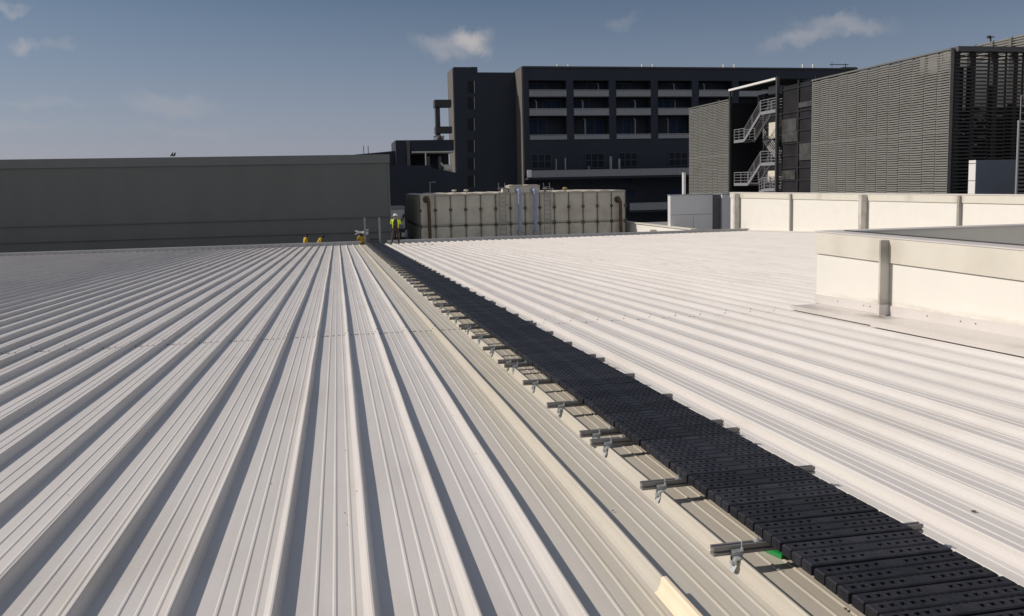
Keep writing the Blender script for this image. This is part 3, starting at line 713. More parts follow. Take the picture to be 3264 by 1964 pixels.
# lower windows
for px0, px1 in ((1694, 1756), (1865, 1925), (1972, 2030), (2130, 2190)):
    a, c = A2(px0, 510).x, A2(px1, 510).x; z0_, z1_ = A2(1700, 537).z, A2(1700, 492).z
    w_ = MB(); w_.box(a, c, Y2-.06, Y2-.01, z0_, z1_); wo_ = w_.build('window', glass_dk, db)
    f_ = MB()
    for t in range(4): x = a+(c-a)*t/3; f_.box(x-.06, x+.06, Y2-.12, Y2-.062, z0_, z1_)
    for t in range(3): z_ = z0_+(z1_-z0_)*t/2; f_.box(a, c, Y2-.125, Y2-.063, z_-.06, z_+.06)
    f_.build('frame', steel_dk, wo_)
for px_, y_t, r_ in ((1765, 508, .09), (1794, 505, .12), (1937, 500, .22), (1964, 507, .2), (1868, 530, .1)):
    c = A2(px_, y_t); b = MB(); b.tube([(c.x, Y2-1.6, A2(1700, 548).z), (c.x, Y2-1.6, c.z)], r_, 8); b.build('flue_pipe', rail_m, db)
for (pxa, pxb, yt, yb) in ((1674, 2340, 545, 567), (1994, 2340, 651, 668)):
    a, c = A2(pxa, yt).x, A2(pxb, yt).x; zt, zb_ = A2(pxa, yt).z, A2(pxa, yb).z
    if pxa > 1900: zt, zb_ = A2(2060, 645).z, A2(2060, 668).z
    b = MB(); b.box(a, c, Y2-2.3, Y2-2.2, zb_, zt-.1); b.box(a, c, Y2-2.32, Y2-2.18, zt-.1, zt)
    q = a
    while q < c: b.box(q-.04, q+.04, Y2-2.33, Y2-2.17, zb_, zt); q += .8
    b.build('terrace_railing', rail_m, db)
    b = MB(); b.box(a, c, Y2-2.2, Y2+1.4, zb_-.35, zb_-.01); b.build('terrace_slab', navy, db)
b = MB(); a = A2(1674, 545); b.box(a.x-.2, a.x+.5, Y2-2.5, Y2-2.35, A2(1674, 566).z, A2(1674, 543).z); b.build('end_post', white_m, db)
for pxa, pxb, ya, yb in ((1997, 2030, 607, 622), (2137, 2172, 604, 620), (1997, 2025, 570, 583)):
    a, c = A2(pxa, ya), A2(pxb, yb); b = MB(); b.box(a.x, c.x, Y2+1.42, Y2+1.49, c.z, a.z); b.build('window', glass, db)
# stair tower and link block
T_Y = tyk
t0, t1, t2 = at_y(1448, 300, T_Y).x, at_y(1516, 220, T_Y).x, bx0-.26
zt1, zt2 = at_y(1480, 214, T_Y).z, at_y(1580, 231, T_Y).z
b = MB(); b.box(t0, t1, T_Y, T_Y+8, -14, zt1); b.box(t1-.9, t2, T_Y+.001, T_Y+8, -14, zt2); b.box(t1-.8, t1+.3, T_Y-.1, T_Y+8, zt1-1.0, zt1+.02)
b.build('stair_tower', navy, db)
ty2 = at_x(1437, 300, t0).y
b = MB(); b.box(t0-.2, t0-.002, T_Y+.002, max(ty2, T_Y+6), -14, zt1-.3); b.build('tower_side', navy_lit, db)  # tower flank takes the lighter colour with the sun painted in
for ya, yb in ((258, 295), (310, 346), (378, 415), (447, 484), (505, 540), (560, 595)):
    a, c = at_y(1490, ya, T_Y), at_y(1511, yb, T_Y); b = MB(); b.box(a.x, c.x, T_Y-.03, T_Y-.002, c.z, a.z); wo_ = b.build('window', recess, db)
    b = MB(); b.box(c.x, c.x+.12, T_Y-.16, T_Y-.004, c.z-.1, a.z); b.build('frame', rail_m, wo_)
# lightning rods
for px_ in (1782, 1817, 2054, 2088, 2315, 2350, 2569, 2602):
    c = A2(px_, 202); b = MB(); b.tube([(c.x, Y2+1, ztop), (c.x, Y2+1, c.z)], .17, 6); b.tube([(c.x, Y2+1, ztop), (c.x, Y2+1, ztop+.12)], .3, 6)
    b.build('roof_rod', white_m, db)
c = A2(2705, 200); b = MB(); b.tube([(c.x, Y2+1, ztop), (c.x, Y2+1, c.z)], .08, 6); b.tube([(c.x-3, Y2+1, c.z-.2), (c.x+.6, Y2+1, c.z-.2)], .07, 6); b.tube([(c.x-2.6, Y2+1, c.z-.7), (c.x-2.6, Y2+1, c.z+.2)], .05, 5); b.box(c.x-.8, c.x+2, Y2+.5, Y2+3, ztop, ztop+.5)
b.build('aerial', steel_dk, db)
b = MB(); b.box(bx0-.1, bx1+.2, Y2-.15, Y2+18.2, ztop+.002, ztop+.25); b.build('roof_edge', steel_dk, db)

# low dark wing left of the tower
Y3 = 118.0; A3 = lambda x, y: at_y(x, y, Y3)
lw = thing('low_dark_wing', (A3(1261,450).x, Y3, -14), 'low dark concrete annex with a covered terrace left of the dark tower', 'building')
x0, x1 = A3(1261, 460).x, A3(1447, 460).x; zt = A3(1300, 447).z; zb_ = A3(1300, 481).z
b = MB(); b.box(x0, x1, Y3, Y3+9, zb_, zt); b.box(x0, A3(1297, 470).x, Y3, Y3+9, -14, zb_-.002); b.box(x0, x1, Y3+6, Y3+9, -14, zb_-.003); b.build('upper_floor', navy, lw)
b = MB(); b.box(A3(1297,500).x, A3(1307,500).x, Y3-.3, Y3-.01, A3(1300,528).z, A3(1300,449).z); b.build('pillar', navy_lit, lw)
b = MB(); b.box(A3(1312,500).x, x1, Y3-.2, Y3+5, A3(1300,488).z, A3(1300,483).z); b.build('canopy_edge', trim_grey, lw)
b = MB()
for pa, pb_, yt in ((1354,1360,487), (1362,1370,498), (1398,1407,498)):
    b.box(A3(pa,500).x, A3(pb_,500).x, Y3+.2, Y3+.5, -14, A3(pa,yt).z-.01)
b.build('terrace_post', navy_lit, lw)
b = MB(); b.box(A3(1354,500).x, A3(1357,500).x, Y3-.5, Y3-.3, A3(1300,536).z, A3(1300,487).z); b.build('downpipe', white_m, lw)
b = MB(); b.box(A3(1240,600).x-.8, A3(1370,600).x, Y3-3, Y3-1, -14, A3(1300,530).z); b.hexa([(A3(1370,600).x,Y3-3,-14),(A3(1460,600).x,Y3-3,-14),(A3(1460,600).x,Y3-1,-14),(A3(1370,600).x,Y3-1,-14),(A3(1370,600).x,Y3-3,A3(1370,537).z),(A3(1447,600).x,Y3-3,A3(1447,552).z),(A3(1447,600).x,Y3-1,A3(1447,552).z),(A3(1370,600).x,Y3-1,A3(1370,537).z)]); b.build('lower_wall', navy, lw)
b = MB(); b.prism([(A3(1130,492).x, A3(1130,492).z), (A3(1261,480).x, A3(1261,480).z), (A3(1261,480).x, -14), (A3(1130,492).x, -14)], lambda u, v: (u, Y3+1, v), lambda u, v: (u-.01, Y3+9, v)); b.build('sloped_roof_block', navy, lw)
b = MB(); c = A3(1422,540)
b.tube([(A3(1412,535).x,Y3-.8,c.z),(A3(1438,535).x,Y3-.8,c.z-.1)], .65, 12); b.tube([(A3(1402,520).x,Y3-.8,A3(1402,520).z),(A3(1413,535).x,Y3-.8,A3(1413,533).z)], .14, 8); b.build('exhaust_fan', tank_m, lw)
# thin masts on the annex roof
b = MB()
for px_ in (1160, 1175):
    c = A3(px_, 463); b.tube([(c.x, Y3+2, A3(px_,492).z), (c.x, Y3+2, c.z)], .05, 5)
b.build('mast', steel_dk, lw)
# concrete gantry frame beside the tower
gantry_m = mat('dark_concrete', (.045,.042,.045), .8, 0, .15, .6)
gt = thing('concrete_frame', (A3(1400,400).x, Y3+3, A3(1400,447).z), 'bare dark beam and column frame projecting left of the dark tower', 'frame')
b = MB(); b.box(A3(1391,320).x, A3(1445,320).x, Y3+2, Y3+4, A3(1400,336).z, A3(1400,313).z); b.build('beam', gantry_m, gt); b = MB(); b.box(A3(1392,320).x, A3(1445,320).x, Y3+2, Y3+4, A3(1400,421).z, A3(1400,400).z); b.build('beam', gantry_m, gt)
b = MB(); b.box(A3(1394,320).x, A3(1408,320).x, Y3+2.3, Y3+3.7, zt, A3(1400,421).z-.002); b.box(A3(1394,320).x, A3(1408,320).x, Y3+2.3, Y3+3.7, A3(1400,400).z+.002, A3(1400,336).z-.002); b.build('column', gantry_m, gt)
ac = thing('air_conditioner', (A3(1400,440).x, Y3+.6, zt), 'pale boxy air conditioning unit on the annex roof beside the tower', 'air conditioner')
b = MB(); b.box(A3(1396,440).x, A3(1417,440).x, Y3+.3, Y3+1.8, zt+.1, A3(1400,432).z); b.build('casing', steel_lt, ac)
b = MB(); c = A3(1404,440); b.tube([(c.x,Y3+.22,c.z),(c.x,Y3+.29,c.z)], .25, 12); b.build('fan_grille', steel_dk, ac)
b = MB(); b.box(A3(1385,440).x, A3(1395,440).x, Y3+.4, Y3+1.2, A3(1400,434).z, A3(1400,432.6).z); b.box(A3(1385,440).x, A3(1386,440).x, Y3+.4, Y3+1.2, zt+.002, A3(1400,434).z-.01); b.build('stand', steel_dk, ac)
b = MB(); b.tube([(A3(1361,600).x,Y3-4,A3(1361,640).z),(A3(1361,600).x,Y3-4,A3(1361,582).z),(A3(1378,600).x,Y3-4,A3(1361,582).z)], .07, 6)
b.tube([(A3(1361,600).x,Y3-4,-14),(A3(1361,600).x,Y3-4,A3(1361,641).z)], .07, 6)
tag(b.build('lamp_post', steel_lt), 'thin grey post with a short side arm above the left end of the tank', 'post')

# ------------------------------------------------------------------ louvred building on the right
LX = 42.0
AX = lambda x, y, X=LX: at_x(x, y, X)
lb = thing('louvred_car_park', (LX, AX(3031,300).y, -14), 'tall building wrapped in grey green horizontal louvres at the right', 'building')
yn, yf = AX(3031, 300).y, AX(2590, 300).y; zt = AX(3031, 160).z; zm = AX(2800, 438).z
def louvres(name, y0, y1, z0, z1, X, m_, step=.175, bays=13, mid=None, parent=lb, axis='x', seed=1, drop=.02):
    b = MB(); rr = random.Random(seed); L = y1-y0; n_ = int((z1-z0)/step)
    for i in range(bays):
        a, c = y0+L*i/bays+.02, y0+L*(i+1)/bays-.02; off = rr.uniform(-.006, .006)+(.03 if i % 2 else 0)
        for k in range(n_):
            z_ = z0+k*step+off+rr.uniform(-.002,.002)
            wj = rr.uniform(-.004, .004)
            # blade: tilted plate, top edge set back
            if axis == 'x':
                b.hexa([(X-.10+wj,a,z_),(X-.09+wj,a,z_-.005),(X-.09+wj,c,z_-.005),(X-.10+wj,c,z_),(X-.04+wj,a,z_+.115),(X-.03+wj,a,z_+.112),(X-.03+wj,c,z_+.112),(X-.04+wj,c,z_+.115)])
            else:
                b.hexa([(a,X-.10+wj,z_),(c,X-.10+wj,z_),(c,X-.09+wj,z_-.005),(a,X-.09+wj,z_-.005),(a,X-.04+wj,z_+.115),(c,X-.04+wj,z_+.115),(c,X-.03+wj,z_+.112),(a,X-.03+wj,z_+.112)])
    o = b.build(name, m_, parent, fix=False)
    b = MB()
    for i in range(bays+1):
        a = y0+L*i/bays
        if axis == 'x': b.box(X-.02, X+.10, a-.035, a+.035, z0, z1)
        else: b.box(a-.035, a+.035, X-.02, X+.10, z0, z1)
    if mid:
        if axis == 'x': b.box(X-.06, X-.021, y0, y1, mid-.07, mid+.07)
    b.build('screen_mullion', m_, parent)
    return o
louvres('louvre_screen', yn, yf, -4, zt, LX, louvre_m, mid=zm, bays=13, seed=2)
b = MB(); b.box(LX-.14, LX+.2, yn-.02, yf, zt+.002, zt+.12); b.box(LX-.14, LX+.12, yn-.07, yn-.02, -4, zt+.12); b.build('screen_trim', louvre_m, lb)
b = MB(); b.box(LX+1.2, LX+1.35, yn+.5, yn+5.2, -14, zt-1.1); b.box(LX+1.2, LX+1.35, yn+5.202, yf, -14, zt+.18)
b.build('inner_wall', recess, lb)
for zz in (-.4, 4.7): 
    pass
b = MB(); b.box(LX+.12, LX+1.19, yn+.4, yf, -14, -13.9)
for z_ in (zm-.3, -.6): b.box(LX+.12, LX+1.19, yn+.4, yf, z_, z_+.3)
b.build('floor_edge', dark_gap, lb)
b = MB()                                            # dark main volume behind the screens
b.box(LX+6.1, LX+30, yf-2, yf+30, -14, zt-.1); b.build('wall', navy, lb)
yc_ = AX(2900, 400).y; b = MB(); b.box(LX+.14, LX+.2, yc_-.12, yc_+.12, -4, zt-1); b.build('lit_column', white_m, lb)  # white strip painted for light showing through the louvres
# second louvre strip beyond the stair
ys0, ys1 = AX(2325, 400).y, AX(2198, 400).y; z2 = AX(2325, 320).z
louvres('louvre_screen', ys0, ys1, -4, z2, LX, louvre_m, mid=AX(2260, 500).z, bays=8, seed=5)
b = MB(); b.box(LX-.14, LX+.2, ys0, ys1, z2+.002, z2+.12); b.build('screen_trim', louvre_m, lb)
b = MB(); b.box(LX+.35, LX+6, ys0, ys1, -14, z2-.3); b.build('wall', recess, lb)
# glazed dark bay
yg0, yg1 = yf+.05, AX(2479, 400).y
b = MB(); b.box(LX+.45, LX+6, yg0, yg1, -14, AX(2590,252).z)
b.build('dark_bay', panel_dk, lb)
b = MB()
for z_ in [AX(2500, v).z for v in (285, 360, 384, 421, 458, 497, 536, 575)]: b.box(LX+.36, LX+.448, yg0, yg1, z_-.06, z_+.06)
ymid = AX(2532, 400).y; b.box(LX+.34, LX+.449, ymid-.12, ymid+.12, -4, AX(2532,255).z); b.box(LX+.34, LX+.449, yg0, yg0+.12, -4, AX(2532,255).z)
b.build('bay_frame', recess, lb)
for (pa, pb_, ya, yb, mname) in ((2482, 2528, 383, 418, 'a'), (2482, 2530, 423, 450, 'a'), (2537, 2575, 458, 509, 'a'), (2482, 2524, 545, 572, 'a'), (2536, 2576, 328, 337, 'a')):
    a, c = AX(pa, ya), AX(pb_, yb); b = MB(); b.box(LX+.33, LX+.335, c.y, a.y, c.z, a.z); b.build('window', MATS.get('smoky_pane') or mat('smoky_pane', (.065,.065,.062), .25, 0, .5, 1.2), lb)
# stair bay
st0, st1 = AX(2477, 400).y, AX(2327, 400).y; zs1, zs0 = AX(2477, 250).z, AX(2330, 290).z
stz = (zs1+zs0)/2
b = MB(); b.box(LX+3.2, LX+3.3, st0, st1, -14, stz-.5); b.build('stair_back_wall', panel_dk, lb)
b = MB()
for z_ in [AX(2350, v).z for v in (345, 375, 410, 440, 480, 510)]: b.box(LX+3.1, LX+3.19, st0, st1, z_-.05, z_+.05)
yq = AX(2385, 400).y+2.5; b.box(LX+3.05, LX+3.195, yq-.1, yq+.1, -4, stz-.6)
b.build('back_frame', steel_dk, lb)
b = MB(); b.box(LX-.12, LX+.16, st0-.14, st0+.14, -14, zs1+.15); b.box(LX-.1, LX+.1, st1-.1, st1+.1, -14, zs0+.1); b.build('stair_post', steel_dk, lb)
b = MB(); b.box(LX-.16, LX+.20, st0+.15, st1+.1, stz-.06, stz+.14); b.build('stair_top_beam', white_m, lb)
b = MB(); b.box(LX+.21, LX+3.3, st0+.15, st1+.1, stz-.02, stz+.06); b.build('stair_canopy', panel_dk, lb)
# flights
def stair_pts(pts): return [AX(px, py, LX+.25) for px, py in pts]
flights = [([(2340, 452), (2372, 446), (2424, 362), (2474, 351)], 38), ([(2340, 588), (2384, 585), (2424, 524), (2474, 518)], 38), ([(2420, 612), (2436, 606), (2474, 604)], 6)]
for pts, _ in flights:
    P_ = stair_pts(pts); b = MB()
    lv = [(p.y, p.z) for p in P_]
    # force the landings level
    if len(lv) == 4: lv[1] = (lv[1][0], lv[0][1]); lv[3] = (lv[3][0], lv[2][1])
    for X_ in (LX+.25, LX+1.45):
        for (ya, za), (yb, zb2) in zip(lv[:-1], lv[1:]): b.bar((X_, ya, za), (X_, yb, zb2), .06, .30, (1,0,0) if False else (0,0,1))
    st_o = b.build('stair_flight', steel_lt, lb)
    b = MB()
    for (ya, za), (yb, zb2) in zip(lv[:-1], lv[1:]):
        if abs(za-zb2) < .05: b.box(LX+.29, LX+1.41, min(ya,yb), max(ya,yb), za-.02, za+.03)
        else:
            for k in range(13):
                t = (k+.5)/13; y_, z_ = ya+(yb-ya)*t, za+(zb2-za)*t; b.box(LX+.29, LX+1.41, y_-.13, y_+.13, z_, z_+.03)
    b.build('tread', steel_dk, st_o)
    b = MB()
    for X_ in (LX+.25, LX+1.45):
        for hh in (.4, .7, 1.0, 1.25):
            b.tube([(X_, y_, z_+hh) for y_, z_ in lv], .026 if hh < 1.2 else .04, 6)
        for (ya, za), (yb, zb2) in zip(lv[:-1], lv[1:]):
            for k in range(3): t = k/2*.96+.02; b.tube([(X_, ya+(yb-ya)*t, za+(zb2-za)*t), (X_, ya+(yb-ya)*t, za+(zb2-za)*t+1.25)], .04, 6)
    b.build('handrail', steel_lt, st_o)
for (ptA, ptB) in (((2432, 447), (2474, 503)), ((2440, 585), (2474, 622))):
    a, c = AX(*ptA, LX+2.0), AX(*ptB, LX+2.0); b = MB(); b.bar(a, c, .06, .3); b.bar(a+Vector((1.1,0,0)), c+Vector((1.1,0,0)), .06, .3)
    st_o = b.build('stair_flight', steel_lt, lb); b = MB()
    for hh in (.35, .65, .95, 1.2): b.tube([a+Vector((0,0,hh)), c+Vector((0,0,hh))], .025, 6)
    for k in range(7): t = k/6; q_ = a.lerp(c, t); b.tube([q_, q_+Vector((0,0,1.2))], .03, 6)
    b.build('handrail', steel_lt, st_o)
    b = MB()
    for k in range(14): q_ = a.lerp(c, (k+.5)/14); b.box(q_.x, q_.x+1.1, q_.y-.12, q_.y+.12, q_.z-.01, q_.z+.02)
    b.build('tread', steel_lt, st_o)
for (pa, pb_, ya, yb) in ((2452, 2473, 392, 441), (2449, 2472, 545, 580)):
    a, c = AX(pa, ya, LX+2.9), AX(pb_, yb, LX+2.9); b = MB(); b.box(LX+2.85, LX+2.95, c.y, a.y, c.z, a.z); b.build('door', cream_band, lb)
a, c = AX(2452, 287, LX+1.6), AX(2475, 297, LX+1.6); b = MB(); b.box(LX+1.5, LX+2.6, c.y, a.y, c.z, a.z+.3); b.build('stair_head_box', steel_lt, lb)

# front face of the louvred building, its shade put into darker blades
xr = LX+14
def fy(x, y): return at_y(x, y, yn)
b = MB(); b.box(LX+.2, xr, yn-.35, yn+.5, fy(3100,166).z, fy(3100,150).z); b.build('roof_beam', dark_gap, lb)
louvres('front_louvre_screen', LX+.2, xr, -4, fy(3100,167).z, yn, louvre_dk, step=.25, bays=10, axis='y', seed=8)
b = MB()
for pa, pb_ in ((3098, 3112), (3167, 3183), (3233, 3246), (3300, 3318), (3370, 3386)):
    b.box(fy(pa,300).x, fy(pb_,300).x, yn+.12, yn+.6, -4, fy(3100,167).z-.01)
b.box(LX+.3, LX+.75, yn+.12, yn+.6, -4, fy(3100,167).z-.01)
b.build('column', steel_dk, lb)
inner_lt = mat('pale_inner_screen', (.8,.78,.70), .6, 0, .12, .8, (1,1,4))
zsp = fy(3100, 328).z
b = MB(); b.box(fy(3075,300).x, xr, yn+2.6, yn+2.75, zsp, fy(3100,178).z); b.build('inner_screen', inner_lt, lb)  # added pale wall, its colour standing in for sunlit louvre insides
b = MB(); b.box(LX+1.4, xr, yn+3.2, yn+3.4, -14, zsp-.02)
b.build('inner_block', recess, lb)
b = MB(); rr = random.Random(12)
for k in range(60):
    px_, py_2 = rr.gauss(3115, 30), rr.uniform(330, 480)
    q_ = at_y(px_, py_2, yn+1.2); b.box(q_.x-rr.uniform(.1,.5), q_.x+rr.uniform(.05,.3), yn+1.15, yn+1.2, q_.z, q_.z+rr.uniform(.04,.1))
tag(b.build('inner_fittings', inner_lt, lb), kind='stuff')

# taller louvred block behind
UX = 52.0; uy0, uy1 = yn+1.0, AX(3060, 130, UX).y
uz = at_x(3264, 107, UX).z
ub = thing('upper_louvre_block', (UX, uy0, -14), 'taller pale louvred block rising behind the dark roof beam at top right', 'building')
louvres('louvre_screen', 40, uy1+6, uz-5, uz, UX, louvre_m, step=.2, bays=16, parent=ub, seed=9)
b = MB()
for i in range(17):
    y_ = 40+(uy1+6-40)*i/16; b.box(UX-.16, UX-.02, y_-.12, y_+.12, uz-5, uz-.1)
b.build('fin', louvre_m, ub)
b = MB(); b.box(UX+.12, UX+4, 40, uy1+6, -14, uz-.12); b.build('wall', inn, ub)
c = at_x(3141, 114, UX); b = MB(); b.tube([(UX+.5,c.y,uz-.6),(UX+.5,c.y,c.z)], .06, 6); b.tube([(UX+.5,c.y-.35,c.z-.15),(UX+.5,c.y+.35,c.z-.05)], .06, 6); b.tube([(UX+.5,c.y,c.z-.1),(UX+.2,c.y,c.z-.1)], .12, 8)
tag(b.build('floodlight_mast', steel_dk), 'small thin mast on top of the upper louvred block', 'mast')

# blue grey box in front of the louvres, right edge
QY = 50.0; AQ = lambda x, y: at_y(x, y, QY)
qx0, qx1 = AQ(3111, 560).x, AQ(3300, 560).x; qz = AQ(3150, 510).z
qb = thing('blue_grey_plant_room', (qx0, QY, -3), 'plain blue grey plant room with its sunlit side coloured pale below the dark louvres', 'plant room')
b = MB(); b.box(qx0, qx1, QY, at_x(3087, 560, qx0-.05).y, -3, qz); b.build('wall', bluegrey, qb)
b = MB(); QE = at_x(3087, 560, qx0-.05).y; b.box(qx0-.05, qx0-.002, QY+.002, QE, -3, qz); b.build('side_wall', white_m, qb)  # sun on this side is painted in by the white colour
b = MB(); 
for v in (520, 575): z_ = AQ(3150, v).z; b.box(qx0-.06, qx0-.051, QY, QE, z_-.02, z_+.02)
b.build('panel_joint', dark_gap, qb)
# near louvred unit at the right edge
EY = 46.0; AE = lambda x, y: at_y(x, y, EY)
ex0 = AE(3243, 500).x; ez = AE(3250, 392).z
eu = thing('louvred_cooling_unit', (ex0, EY, -2), 'dark louvred unit with a pale frame cut by the right edge of the picture', 'cooling unit')
b = MB(); b.box(ex0+.1, ex0+6, EY+.11, EY+.2, -2, ez-.02); b.build('housing', recess, eu)
b = MB(); b.box(ex0, ex0+.09, EY-.02, EY+.1, -2, ez); b.box(ex0, ex0+6, EY-.03, EY+.11, ez+.002, ez+.16); b.build('frame', steel_lt, eu)
b = MB(); z_ = -2
while z_ < ez-.2: b.hexa([(ex0+.1,EY-.06,z_),(ex0+6,EY-.06,z_),(ex0+6,EY-.05,z_-.01),(ex0+.1,EY-.05,z_-.01),(ex0+.1,EY+.05,z_+.12),(ex0+6,EY+.05,z_+.12),(ex0+6,EY+.06,z_+.11),(ex0+.1,EY+.06,z_+.11)]); z_ += .24
b.build('louvre_blades', louvre_m, eu)
b = MB(); zt_ = AE(3250, 305).z
for dx_ in (0.1, .75, 1.4, 2.05): b.tube([(ex0+dx_,EY,ez+.16),(ex0+dx_,EY,zt_)], .03, 6)
for hh in (.3, .6, .95): b.tube([(ex0+.1,EY,ez+.16+(zt_-ez-.16)*hh),(ex0+4,EY,ez+.16+(zt_-ez-.16)*hh)], .025, 6)
b.tube([(ex0+.1,EY,zt_),(ex0+4,EY,zt_)], .035, 6); b.build('guard_rail', steel_lt, eu)

# ------------------------------------------------------------------ people
skin_m = mat('skin_tone', (.22,.12,.075), .6, 0, .05, 10)
trous = mat('brown_trousers', (.060,.043,.034), .85, 0, .2, 12)
boots = mat('dark_boots', (.015,.013,.012), .6)
hiviz = mat('hi_vis_yellow', (.62,.80,.02), .6, 0, .05, 10)
yshirt = mat('yellow_shirt', (.50,.33,.015), .8, 0, .12, 14)
dkcloth = mat('dark_brown_shirt', (.045,.032,.03), .85, 0, .15, 12)
hair_m = mat('black_hair', (.01,.009,.009), .7)
helm = mat('white_helmet', (.80,.80,.78), .3, 0, .02, 5)
def person(loc, yaw, J, mats, label, extra):
    """J: dict joint -> (pos, radius); one continuous skinned surface."""
    root = thing('person', loc, label, 'person')
    root.rotation_euler = (0, 0, yaw)
    names, pos, rad, reg = [], [], [], []
    E_ = []
    idx = {}
    def jn(nm, p_, r_, g_):
        idx[nm] = len(pos); pos.append(Vector(p_)); rad.append(r_); reg.append(g_)
    def ed(a, c): E_.append((idx[a], idx[c]))
    T = 'torso'; 
    jn('pel', J['pel'], (.155,.115), 'leg'); jn('waist', J['waist'], (.145,.105), T); jn('chest', J['chest'], (.17,.12), T); jn('neck', J['neck'], (.058,.058), 'skin')
    hd = Vector(J['head']); nk = Vector(J['neck']); dirh = (hd-nk).normalized()
    jn('jaw', nk+dirh*.07, (.062,.072), 'skin'); jn('skull', nk+dirh*.15, (.078,.095), 'skin'); jn('crown', nk+dirh*.215, (.055,.065), 'hair')
    for a, c in (('pel','waist'),('waist','chest'),('chest','neck'),('neck','jaw'),('jaw','skull'),('skull','crown')): ed(a, c)
    for s_ in 'LR':
        jn('sh'+s_, J['sh'+s_], (.068,.068), T); jn('el'+s_, J['el'+s_], (.046,.046), T); jn('wr'+s_, J['wr'+s_], (.029,.027), 'skin')
        ed('chest', 'sh'+s_); ed('sh'+s_, 'el'+s_); ed('el'+s_, 'wr'+s_)
        e, w_ = Vector(J['el'+s_]), Vector(J['wr'+s_]); d = (w_-e).normalized(); pm = w_+d*.055
        jn('pm'+s_, pm, (.040,.020), 'skin'); ed('wr'+s_, 'pm'+s_)
        side = d.cross(Vector((0,0,1)));  side = side.normalized() if side.length > .1 else Vector((1,0,0))
        curl = side.cross(d).normalized()*-1
        for q, (o_, L_) in enumerate(((-.027,.068),(-.009,.080),(.009,.075),(.027,.058))):
            b0 = pm+side*o_+d*.035; jn('f%d%s' % (q, s_), b0, (.0095,.0095), 'skin'); jn('g%d%s' % (q, s_), b0+d*L_*.55+curl*.012, (.0085,.0085), 'skin'); jn('h%d%s' % (q, s_), b0+d*L_*.85+curl*.034, (.007,.007), 'skin')
            ed('pm'+s_, 'f%d%s' % (q, s_)); ed('f%d%s' % (q, s_), 'g%d%s' % (q, s_)); ed('g%d%s' % (q, s_), 'h%d%s' % (q, s_))
        tb = w_+d*.025+side*.030*(1 if s_ == 'L' else -1); jn('t'+s_, tb, (.011,.011), 'skin'); jn('u'+s_, tb+d*.04+side*.022*(1 if s_ == 'L' else -1)+curl*.015, (.009,.009), 'skin'); ed('wr'+s_, 't'+s_); ed('t'+s_, 'u'+s_)
        jn('hp'+s_, J['hp'+s_], (.095,.10), 'leg'); jn('kn'+s_, J['kn'+s_], (.066,.068), 'leg'); jn('ca'+s_, Vector(J['kn'+s_]).lerp(Vector(J['an'+s_]), .35), (.06,.064), 'leg'); jn('an'+s_, J['an'+s_], (.052,.055), 'leg')
        an = Vector(J['an'+s_]); tv = Vector(J['to'+s_])
        jn('he'+s_, an+Vector((0,0,-.045)), (.044,.04), 'boot'); jn('to'+s_, tv, (.042,.030), 'boot')
        ed('pel', 'hp'+s_); ed('hp'+s_, 'kn'+s_); ed('kn'+s_, 'ca'+s_); ed('ca'+s_, 'an'+s_); ed('an'+s_, 'he'+s_); ed('he'+s_, 'to'+s_)
    me = bpy.data.meshes.new('body'); me.from_pydata([tuple(q) for q in pos], E_, []); ob = bpy.data.objects.new('body', me); COL.objects.link(ob)
    sk = ob.modifiers.new('s', 'SKIN'); sk.use_smooth_shade = True
    for i, sv in enumerate(me.skin_vertices[0].data): sv.radius = rad[i]; sv.use_root = (i == 0)
    ss = ob.modifiers.new('d', 'SUBSURF'); ss.levels = 1; ss.render_levels = 1
    bpy.context.view_layer.update()
    dg = bpy.context.evaluated_depsgraph_get(); nm = bpy.data.meshes.new_from_object(ob.evaluated_get(dg)); nm.name = 'body'
    bpy.data.objects.remove(ob); bpy.data.meshes.remove(me)
    order = ['leg', 'torso', 'skin', 'boot', 'hair']; nm.materials.clear()
    for k in order: nm.materials.append(mats[k])
    for pl in nm.polygons:
        c = pl.center; best = min(E_, key=lambda e: ((pos[e[0]]+pos[e[1]])/2-c).length); 
        i0 = min(best, key=lambda i: (pos[i]-c).length/max(rad[i])); g_ = reg[i0]
        pl.material_index = order.index(g_); pl.use_smooth = True
    o = bpy.data.objects.new('body', nm); COL.objects.link(o); o.parent = root
    # face: nose, eyes, ears on the head, merged in one small mesh
    sk_c = nk+dirh*.14; fwd = Vector(J.get('face', (0,1,0))).normalized(); sd = fwd.cross(dirh).normalized()
    fb = MB(); fb.tube([sk_c+fwd*.085+dirh*.02, sk_c+fwd*.112-dirh*.015, sk_c+fwd*.088-dirh*.03], [.008,.015,.010], 6)
    for s_ in (-1, 1): fb.tube([sk_c+sd*s_*.076+dirh*.02, sk_c+sd*s_*.092, sk_c+sd*s_*.078-dirh*.028], [.010,.017,.008], 6)
    fb.tube([sk_c+fwd*.086-dirh*.052-sd*.022, sk_c+fwd*.094-dirh*.052, sk_c+fwd*.086-dirh*.052+sd*.022], .006, 5)
    f0 = fb.build('face_features', mats['skin'], None, smooth=True); f0.parent = root
    eb = MB()
    for s_ in (-1, 1): eb.tube([sk_c+fwd*.080+dirh*.015+sd*s_*.032, sk_c+fwd*.092+dirh*.015+sd*s_*.032], [.011,.006], 8)
    e0 = eb.build('eyes', hair_m, None, smooth=True); e0.parent = root
    for (nm_, mb_, mt_) in extra(nk, dirh, fwd, sd):
        oo = mb_.build(nm_, mt_, None, smooth=True); oo.parent = root
    return root
